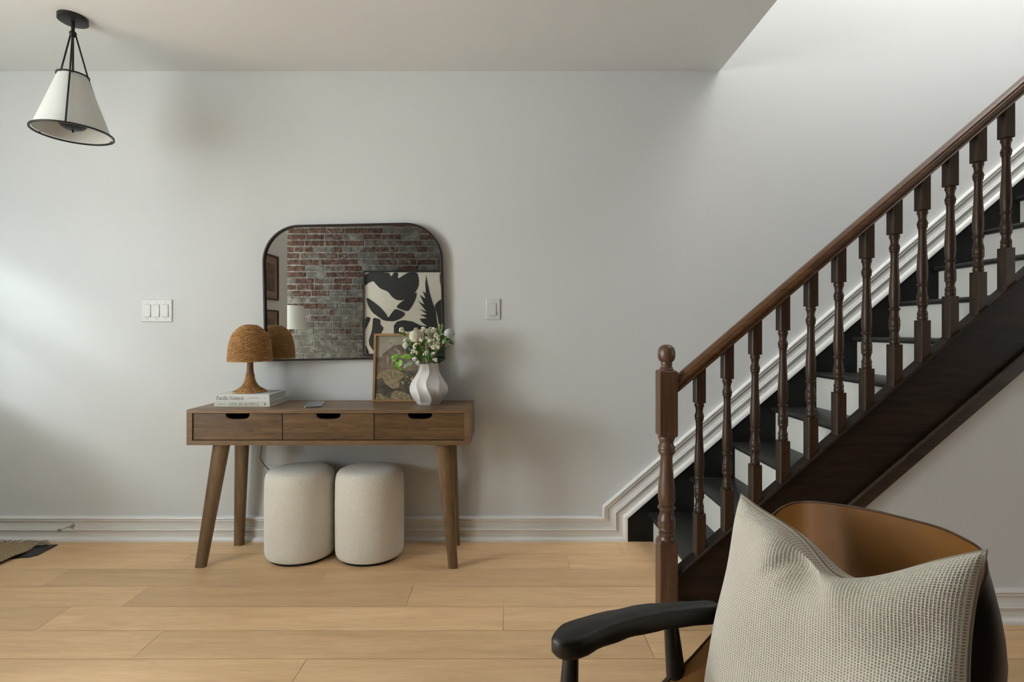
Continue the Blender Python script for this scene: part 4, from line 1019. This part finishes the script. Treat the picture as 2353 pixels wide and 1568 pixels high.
# ------------------------------------------------------------------ things seen in the mirror
def build_behind():
    yb = -.376
    # large black and white picture
    Zd = 5.28-(yb+.03)
    def Q(zx, zy):    # mirror close-up coordinates -> metres on the picture plane
        px, py = 580+zx/3.266, 480+zy/3.266; return ((px-VX)/FPX*Zd, CAM_Z+(VY-py)/FPX*Zd+.006)
    x0, z1 = Q(828, 468); x1 = x0+.95; z0 = Q(828, 1105)[1]
    t = thing('abstract_artwork', 'large framed black and cream abstract picture on the brick wall', 'picture', ((x0+x1)/2, yb, z0))
    m = MB(); f = .018; yf = yb+.036
    m.box(x0, x1, yb, yf, z1-f, z1); m.box(x0, x1, yb, yf, z0, z0+f); m.box(x0, x0+f, yb, yf, z0+f, z1-f); m.box(x1-f, x1, yb, yf, z0+f, z1-f)
    obj('frame', m, M_BLKMETAL, t)
    cream = plain('canvas_cream', (.52, .50, .44), .8, var=.03, vs=30); blk = plain('black_ink', (.012, .012, .012), .8, var=.1)
    m = MB(); m.box(x0+f, x1-f, yb+.004, yb+.024, z0+f, z1-f); obj('canvas', m, cream, t)
    S = []
    S.append([(842,478),(1020,478),(1040,515),(1060,480),(1095,485),(1088,530),(1135,500),(1175,478),(1235,478),(1250,540),(1245,590),(1215,640),(1170,675),(1125,692),(1080,690),(1045,665),(1015,625),(960,605),(925,570),(905,545),(870,560),(840,585)])
    S.append([(850,665),(905,700),(960,745),(1000,790),(1018,825),(1040,790),(1070,752),(1140,780),(1145,800),(1110,830),(1060,850),(985,845),(950,820),(900,785),(865,730)])
    S.append([(1072,745),(1110,705),(1170,670),(1235,625),(1225,680),(1195,740),(1165,778)])
    S.append([(1303,505),(1312,560),(1330,640),(1355,720),(1375,760),(1382,840),(1390,880),(1390,900),(1280,905),(1060,945),(1060,880),(1085,850),(1130,840),(1200,850),(1260,880),(1310,885),(1270,855),(1252,830),(1310,825),(1255,800),(1310,798),(1250,755),(1305,775),(1240,695),(1290,725),(1255,650),(1300,680),(1275,620),(1300,640),(1296,560)])
    S.append([(845,815),(890,820),(850,905),(845,920)]); S.append([(905,820),(960,835),(955,870),(985,900),(960,940),(1000,945),(1000,1000),(915,1085),(865,1010),(895,920),(900,860)])
    S.append([(1405,480),(1440,480),(1440,640),(1415,600),(1405,540)]); S.append([(1365,730),(1395,695),(1440,670),(1440,880),(1400,880),(1385,790)])
    S.append([(845,1020),(875,1090),(848,1095)]); S.append([(1100,960),(1300,930),(1500,900),(1640,860),(1640,1095),(1100,1095)]); S.append([(1480,500),(1600,520),(1650,640),(1580,760),(1500,700),(1460,600)])
    m = MB()
    for k in range(len(S)):
        if k == 3: continue
        q = S[k]; S[k] = [r_ for i in range(len(q)) for r_ in ((q[i][0]*.8+q[(i+1) % len(q)][0]*.2, q[i][1]*.8+q[(i+1) % len(q)][1]*.2), (q[i][0]*.2+q[(i+1) % len(q)][0]*.8, q[i][1]*.2+q[(i+1) % len(q)][1]*.8))]
    for k, s_ in enumerate(S):
        pts = [(min(x1-f-.001, max(x0+f+.001, Q(*p)[0])), min(z1-f-.001, max(z0+f+.001, Q(*p)[1]))) for p in s_]
        m.prism(pts, lambda a, b, d: (a, d, b), yb+.024, yb+.0255+.0002*k)
    obj('painted_shapes', m, blk, t)
    # floor lamp half hidden by the partition
    cx, cy = -2.275, -.02
    t = thing('floor_lamp', 'slim floor lamp with a white drum shade beside the brick wall', 'lamp', (cx, cy, 0))
    m = MB(); m.lathe([(0,0),(.13,0),(.13,.012),(.02,.02),(0,.02)], (cx, cy, 0), 40); obj('base', m, M_BLKMETAL, t, smooth=40)
    m = MB(); m.tube([(cx, cy, .015), (cx, cy, 1.28)], .008, 12); obj('pole', m, M_BLKMETAL, t, smooth=60)
    m = MB(); m.lathe([(.150,1.100),(.142,1.343),(.139,1.343),(.147,1.100),(.150,1.100)], (cx, cy, 0), 48); m.f = [f_ for f_ in m.f if len(f_) == 4]
    obj('lamp_shade', m, plain('drum_shade', (.78, .80, .77), .8, var=.01), t, smooth=50)
    # two framed pictures on the partition, facing +X
    br = wood('brown_frame', (.05, .025, .015), (.12, .06, .035), 'z', .4)
    for (za, zb_, lab, c0, c1) in ((1.365, 1.775, 'upper dark framed picture on the left partition, seen in the mirror', (.09, .06, .045), (.20, .13, .10)), (.90, 1.275, 'lower dark framed picture on the left partition, seen in the mirror', (.08, .06, .05), (.22, .15, .11))):
        t = thing('framed_picture', lab, 'picture', (-2.17, .65, za), 'framed pictures on the partition')
        m = MB(); X = -2.17; f = .016; ya, yb2 = .50, .84
        m.box(X, X+.02, ya, yb2, za, za+f); m.box(X, X+.02, ya, yb2, zb_-f, zb_); m.box(X, X+.02, ya, ya+f, za+f, zb_-f); m.box(X, X+.02, yb2-f, yb2, za+f, zb_-f)
        obj('frame', m, br, t)
        m = MB(); m.box(X+.001, X+.008, ya+f, yb2-f, za+f, zb_-f); obj('mat_board', m, two('picture_mat', (.24, .165, .125), (.29, .20, .155), 5, .7, 0), t)
        m = MB(); m.box(X+.008, X+.010, ya+.07, yb2-.07, za+.08, zb_-.08); obj('print', m, two('picture_print', c0, c1, 16, .7, 0, detail=5), t)
build_behind()

# ------------------------------------------------------------------ armchair and cushion
def crom(pts, n):
    out = []
    for i in range(len(pts)-1):
        p0, p1, p2, p3 = pts[max(i-1,0)], pts[i], pts[i+1], pts[min(i+2, len(pts)-1)]
        for k in range(n):
            u = k/n; out.append(.5*((2*p1)+(p2-p0)*u+(2*p0-5*p1+4*p2-p3)*u*u+(-p0+3*p1-3*p2+p3)*u**3))
    return out+[pts[-1]]
def build_chair():
    t = thing('armchair', 'tan leather shell armchair with black wooden arms in the right foreground', 'chair', (.42, .83, 0))
    Ml, nt, b = newmat('tan_leather'); v = coords(nt)
    f = noise(nt, v, 7, 4); nt.links.new(ramp(nt, f, [(.3, (.165, .068, .014)), (.7, (.27, .118, .028))]), b.inputs['Base Color'])
    b.inputs['Roughness'].default_value = .42; b.inputs['Specular IOR Level'].default_value = .32
    bump(nt, b, noise(nt, v, 350, 3), .12, .001)
    rim = [Vector(p) for p in [(.285, .97, .340), (.322, 1.039, .38), (.377, 1.056, .42), (.472, 1.09, .50), (.540, 1.125, .60), (.572, 1.128, .675), (.604, 1.118, .7105), (.6355, 1.10, .724), (.657, 1.06, .735), (.69, .99, .747), (.719, .92, .753), (.732, .87, .757),
           (.733, .83, .757), (.725, .79, .757), (.710, .763, .750), (.692, .745, .732), (.664, .737, .690), (.615, .735, .585), (.56, .72, .50), (.48, .70, .44), (.38, .69, .40), (.29, .69, .37), (.22, .71, .35)]]
    rc = crom(rim, 4); nR = len(rc); sc = Vector((.40, .84, .36))
    NJ = 14
    def fn(i, j):
        p = rc[i]; t_ = j/NJ
        # seat-pan point under this rim point
        b_ = Vector((sc.x+(p.x-sc.x)*.72, sc.y+(p.y-sc.y)*.72, .365))
        # ease: starts vertical (down from the rim), ends flat on the pan
        a = t_*PI/2
        return Vector((b_.x+(p.x-b_.x)*math.cos(a)**.9 if a < PI/2 else b_.x, b_.y+(p.y-b_.y)*math.cos(a)**.9 if a < PI/2 else b_.y, p.z+(b_.z-p.z)*math.sin(a)))
    m = MB(); vs = []; fs = []
    def place(i, j):
        p = rc[i]; a = (j/NJ)*PI/2; b_ = Vector((sc.x+(p.x-sc.x)*.66, sc.y+(p.y-sc.y)*.66, .365))
        c = math.cos(a)**.8 if a < PI/2-.001 else 0
        q = Vector((b_.x+(p.x-b_.x)*c, b_.y+(p.y-b_.y)*c, b_.z+(p.z-b_.z)*(1-math.sin(a)) if j else p.z))
        w_ = max(0, min(1, (.64-p.z)/.12)); u_ = j/NJ       # the low side wings flare outwards
        return q.lerp(Vector((p.x+(b_.x-p.x)*u_, p.y+(b_.y-p.y)*u_, p.z+(b_.z-p.z)*(u_**1.3))), w_)
    for i in range(nR):
        for j in range(NJ+1): vs.append(place(i, j))
    W_ = NJ+1
    for i in range(nR-1):
        for j in range(NJ): fs.append([i*W_+j, (i+1)*W_+j, (i+1)*W_+j+1, i*W_+j+1])
    k = len(vs); vs.append(sc+Vector((-.03, 0, .004)))
    for i in range(nR-1): fs.append([i*W_+NJ, (i+1)*W_+NJ, k])
    m.add(vs, fs)
    o = obj('shell', m, Ml, t, smooth=180)
    # dark outer shell, bulging out from the rim and closing under the seat
    m = MB(); vs = []; fs = []; NB = 12
    for i, p in enumerate(rc):
        t0 = rc[min(i+1, nR-1)]-rc[max(i-1, 0)]; nrm = Vector((-t0.y, t0.x, 0)).normalized()
        if nrm.dot(Vector((p.x-sc.x, p.y-sc.y, 0))) < 0: nrm = -nrm
        near = max(0, min(1, (i/nR-.62)/.14)); dl = .018+.015*near
        b_ = Vector((sc.x+(p.x-sc.x)*.60, sc.y+(p.y-sc.y)*.60, .338))
        for j in range(NB+1):
            u_ = j/NB; k_ = min(1, u_/.35); out = dl*math.sin(k_*PI/2)*(1-max(0, (u_-.5)/.5))
            h_ = 0 if u_ < .35 else ((u_-.35)/.65)**1.8
            q = p.lerp(b_, h_)+nrm*(out+.0008); q.z = p.z-.001+(b_.z-p.z)*(u_**1.05); vs.append(q)
    W2 = NB+1
    for i in range(nR-1):
        for j in range(NB): fs.append([i*W2+j, i*W2+j+1, (i+1)*W2+j+1, (i+1)*W2+j])
    k = len(vs); vs.append(Vector((sc.x-.02, sc.y, .334)))
    for i in range(nR-1): fs.append([i*W2+NB, k, (i+1)*W2+NB])
    m.add(vs, fs); obj('outer_shell', m, plain('dark_shell_back', (.020, .008, .0045), .4, var=.2, vs=6), t, smooth=180)
    # dark welt along the rim
    m = MB(); m.tube([p+Vector((0, 0, .001)) for p in rc], .0020, 6); obj('piping', m, plain('leather_welt', (.075, .032, .011), .5), t, smooth=60)
    # arms
    ZA = .53; kf = (CAM_Z-ZA)/.535
    up = [(.078,.911),(.101,.940),(.142,.963),(.196,.984),(.268,1.006),(.352,1.016),(.401,1.018),(.412,1.003)]
    lo = [(.406,.9885),(.297,.967),(.221,.940),(.172,.914),(.127,.883),(.098,.876),(.081,.884),(.074,.897)]
    loop = [Vector((x*kf, y*kf, 0)) for x, y in up+lo]; loop.append(loop[0].copy())
    lp = crom(loop, 4)[:-1]; n = len(lp); cen = sum(lp, Vector())/n; TH = .036
    def arm(off, mirror=False):
        m = MB(); vs = []
        axis = [Vector((x*kf, y*kf)) for x, y in [(.09,.90),(.15,.93),(.22,.96),(.30,.985),(.36,.995),(.40,1.0)]]
        for (o_, z) in ((.006, ZA-TH), (0, ZA-TH+.007), (0, ZA-.009), (.003, ZA-.003), (.009, ZA)):
            for p in lp:
                a = min(axis, key=lambda q: (q-p.to_2d()).length); d = (a-p.to_2d()); L = d.length; d = d/L if L > 1e-6 else d
                x, y = p.x+d.x*min(o_, L*.8), p.y+d.y*min(o_, L*.8)
                if mirror:   # reflect across the chair's own axis
                    c0 = Vector((.42, .83)); f_ = Vector((-.93, -.36)).normalized(); s_ = Vector((f_.y, -f_.x)); q = Vector((x, y))-c0
                    q = f_*q.dot(f_)-s_*q.dot(s_); x, y = c0.x+q.x, c0.y+q.y
                vs.append((x, y, z))
        m.add(vs, [[i*n+k, i*n+(k+1) % n, (i+1)*n+(k+1) % n, (i+1)*n+k] for i in range(4) for k in range(n)]+[list(range(n)), [4*n+k for k in range(n)]])
        obj('armrest', m, M_BLKWOOD, t, smooth=40)
    arm(0); arm(0, True)
    c0 = Vector((.42, .83)); f_ = Vector((-.93, -.36)).normalized(); s_ = Vector((f_.y, -f_.x))
    def mir(p): q = Vector((p[0], p[1]))-c0; q = f_*q.dot(f_)-s_*q.dot(s_); return (c0.x+q.x, c0.y+q.y, p[2])
    for (a, b_) in ((((.116, .958, ZA-TH+.004)), (.085, .930, 0)), ((.330, 1.045, ZA-TH+.004), (.385, 1.075, 0))):
        for mm in (0, 1):
            A, B = (mir(a), mir(b_)) if mm else (a, b_)
            A, B = Vector(A), Vector(B); m = MB()
            m.tube([A.lerp(B, k/10) for k in range(11)], [(.0140+.0080*math.sin(PI*min(1, k/10*1.05))) if k < 10 else .0135 for k in range(11)], 20); obj('leg', m, M_BLKWOOD, t, smooth=60)
    # seat frame rails between the legs, carrying the shell
    L1, L2 = Vector((.100, .944, .285)), Vector((.358, 1.060, .285)); R1, R2 = Vector(mir(L1)), Vector(mir(L2))
    for a, b_ in ((L1, L2), (R1, R2), (L1, R1), (L2, R2)):
        m = MB(); m.tube([a, b_], .014, 12); obj('seat_rail', m, M_BLKWOOD, t, smooth=60)
    m = MB(); m.box(.22, .52, .70, .98, .292, .345, bev=.01); obj('seat_block', m, M_BLKWOOD, t)
build_chair()

def cushionmat():
    m, nt, b = newmat('waffle_cloth'); uv = N(nt, 'ShaderNodeTexCoord'); sep = N(nt, 'ShaderNodeSeparateXYZ'); nt.links.new(uv.outputs['UV'], sep.inputs[0])
    C = 92
    sx = mathn(nt, 'SINE', mathn(nt, 'MULTIPLY', sep.outputs[0], 2*PI*C)); sy = mathn(nt, 'SINE', mathn(nt, 'MULTIPLY', sep.outputs[1], 2*PI*C))
    f = mathn(nt, 'MINIMUM', sx, sy)
    nz = noise(nt, coords(nt), 400, 2)
    h = mathn(nt, 'ADD', f, mathn(nt, 'MULTIPLY', nz, .6))
    nt.links.new(ramp(nt, mathn(nt, 'ADD', mathn(nt, 'MULTIPLY', h, .5), .3), [(.0, (.88, .825, .725)), (.42, (.80, .74, .635)), (.66, (.43, .375, .29))]), b.inputs['Base Color'])
    b.inputs['Roughness'].default_value = .92; b.inputs['Sheen Weight'].default_value = .2
    bump(nt, b, mathn(nt, 'MULTIPLY', h, -1.0), .55, .0015); return m
def build_cushion():
    TL, TR, BL, BR = P(1703, 1136, 1.035), P(2268, 1262, .715), Vector((.375, .985, .405)), Vector((.592, .628, .42))
    ce = (TL+TR+BL+BR)/4
    S_ = ((TR-TL)+(BR-BL)).normalized(); U_ = ((TL-BL)+(TR-BR)).normalized(); Nn = S_.cross(U_).normalized()
    if Nn.y > 0: Nn = -Nn
    t = thing('throw_pillow', 'beige waffle-weave throw pillow with a chopped top edge, resting in the leather armchair', 'pillow', (ce.x, ce.y, BL.z))
    def base(u, v):                 # u,v in -1..1 ; v up
        a, b = (u+1)/2, (v+1)/2
        p = (BL*(1-a)+BR*a)*(1-b)+(TL*(1-a)+TR*a)*b
        # straight sides are pulled inwards between the corners
        pin = .045
        p = p+U_*(-pin*(1-u*u)*max(0, v)**3)+U_*(pin*.3*(1-u*u)*max(0, -v)**3)
        p = p+S_*(-.022*(1-v*v)*max(0, u)**3)+S_*(.010*(1-v*v)*max(0, -u)**3)
        # karate-chop dent in the top edge
        d = math.exp(-((u-.06)/(.30 if u < .06 else .52))**2)*max(0, (v+.15)/1.15)**2.2
        p = p+U_*(-.052*d)
        return p
    def thick(u, v): return max(0, (1-abs(u)**3.2))**.45*max(0, (1-abs(v)**3.2))**.45
    def wr(u, v):
        # folds fanning from the dent
        w_ = 0
        w_ -= .030*math.exp(-((u+.10+.10*(v-.6))/.16)**2)*math.exp(-((v-.62)/.30)**2)
        w_ += .012*math.exp(-((u+.42)/.16)**2)*math.exp(-((v-.62)/.35)**2)
        w_ += .016*math.exp(-((u-.16)/.16)**2)*math.exp(-((v-.66)/.28)**2)
        w_ -= .010*math.exp(-((u+.30-.5*(v-.5))/.07)**2)*math.exp(-((v-.52)/.20)**2)
        w_ -= .010*math.exp(-((u-.05+.3*(v-.5))/.06)**2)*math.exp(-((v-.52)/.16)**2)
        w_ += .006*math.sin(3*u+2*v)*1+.004*math.sin(6*v-3*u)
        w_ -= .012*math.exp(-((v-.35*u-.0)/.22)**2)*math.exp(-((u-.75)/.30)**2)
        return w_
    N_ = 110
    def front(a, b):
        u, v = 2*a-1, 2*b-1; k = thick(u, v); return base(u, v)+Nn*(.078*k+wr(u, v)*min(1, k*1.3))
    def back(a, b):
        u, v = 2*a-1, 2*b-1; k = thick(u, v); return base(u, v)-Nn*(.062*k)
    Mc = cushionmat()
    m = MB(); m.grid(front, N_, N_); n0 = len(m.f); m.grid(back, N_, N_)
    for k in range(n0, len(m.f)): m.f[k] = list(reversed(m.f[k])); m.uv[k] = list(reversed(m.uv[k]))
    obj('pillow_cover', m, Mc, t, smooth=180)
    loop = [base(-1+2*k/40, -1) for k in range(40)]+[base(1, -1+2*k/40) for k in range(40)]+[base(1-2*k/40, 1) for k in range(40)]+[base(-1, 1-2*k/40) for k in range(41)]
    m = MB(); m.tube(loop, .0022, 6, cap=False); obj('seam', m, plain('pillow_seam', (.36, .31, .235), .9), t, smooth=60)
build_cushion()
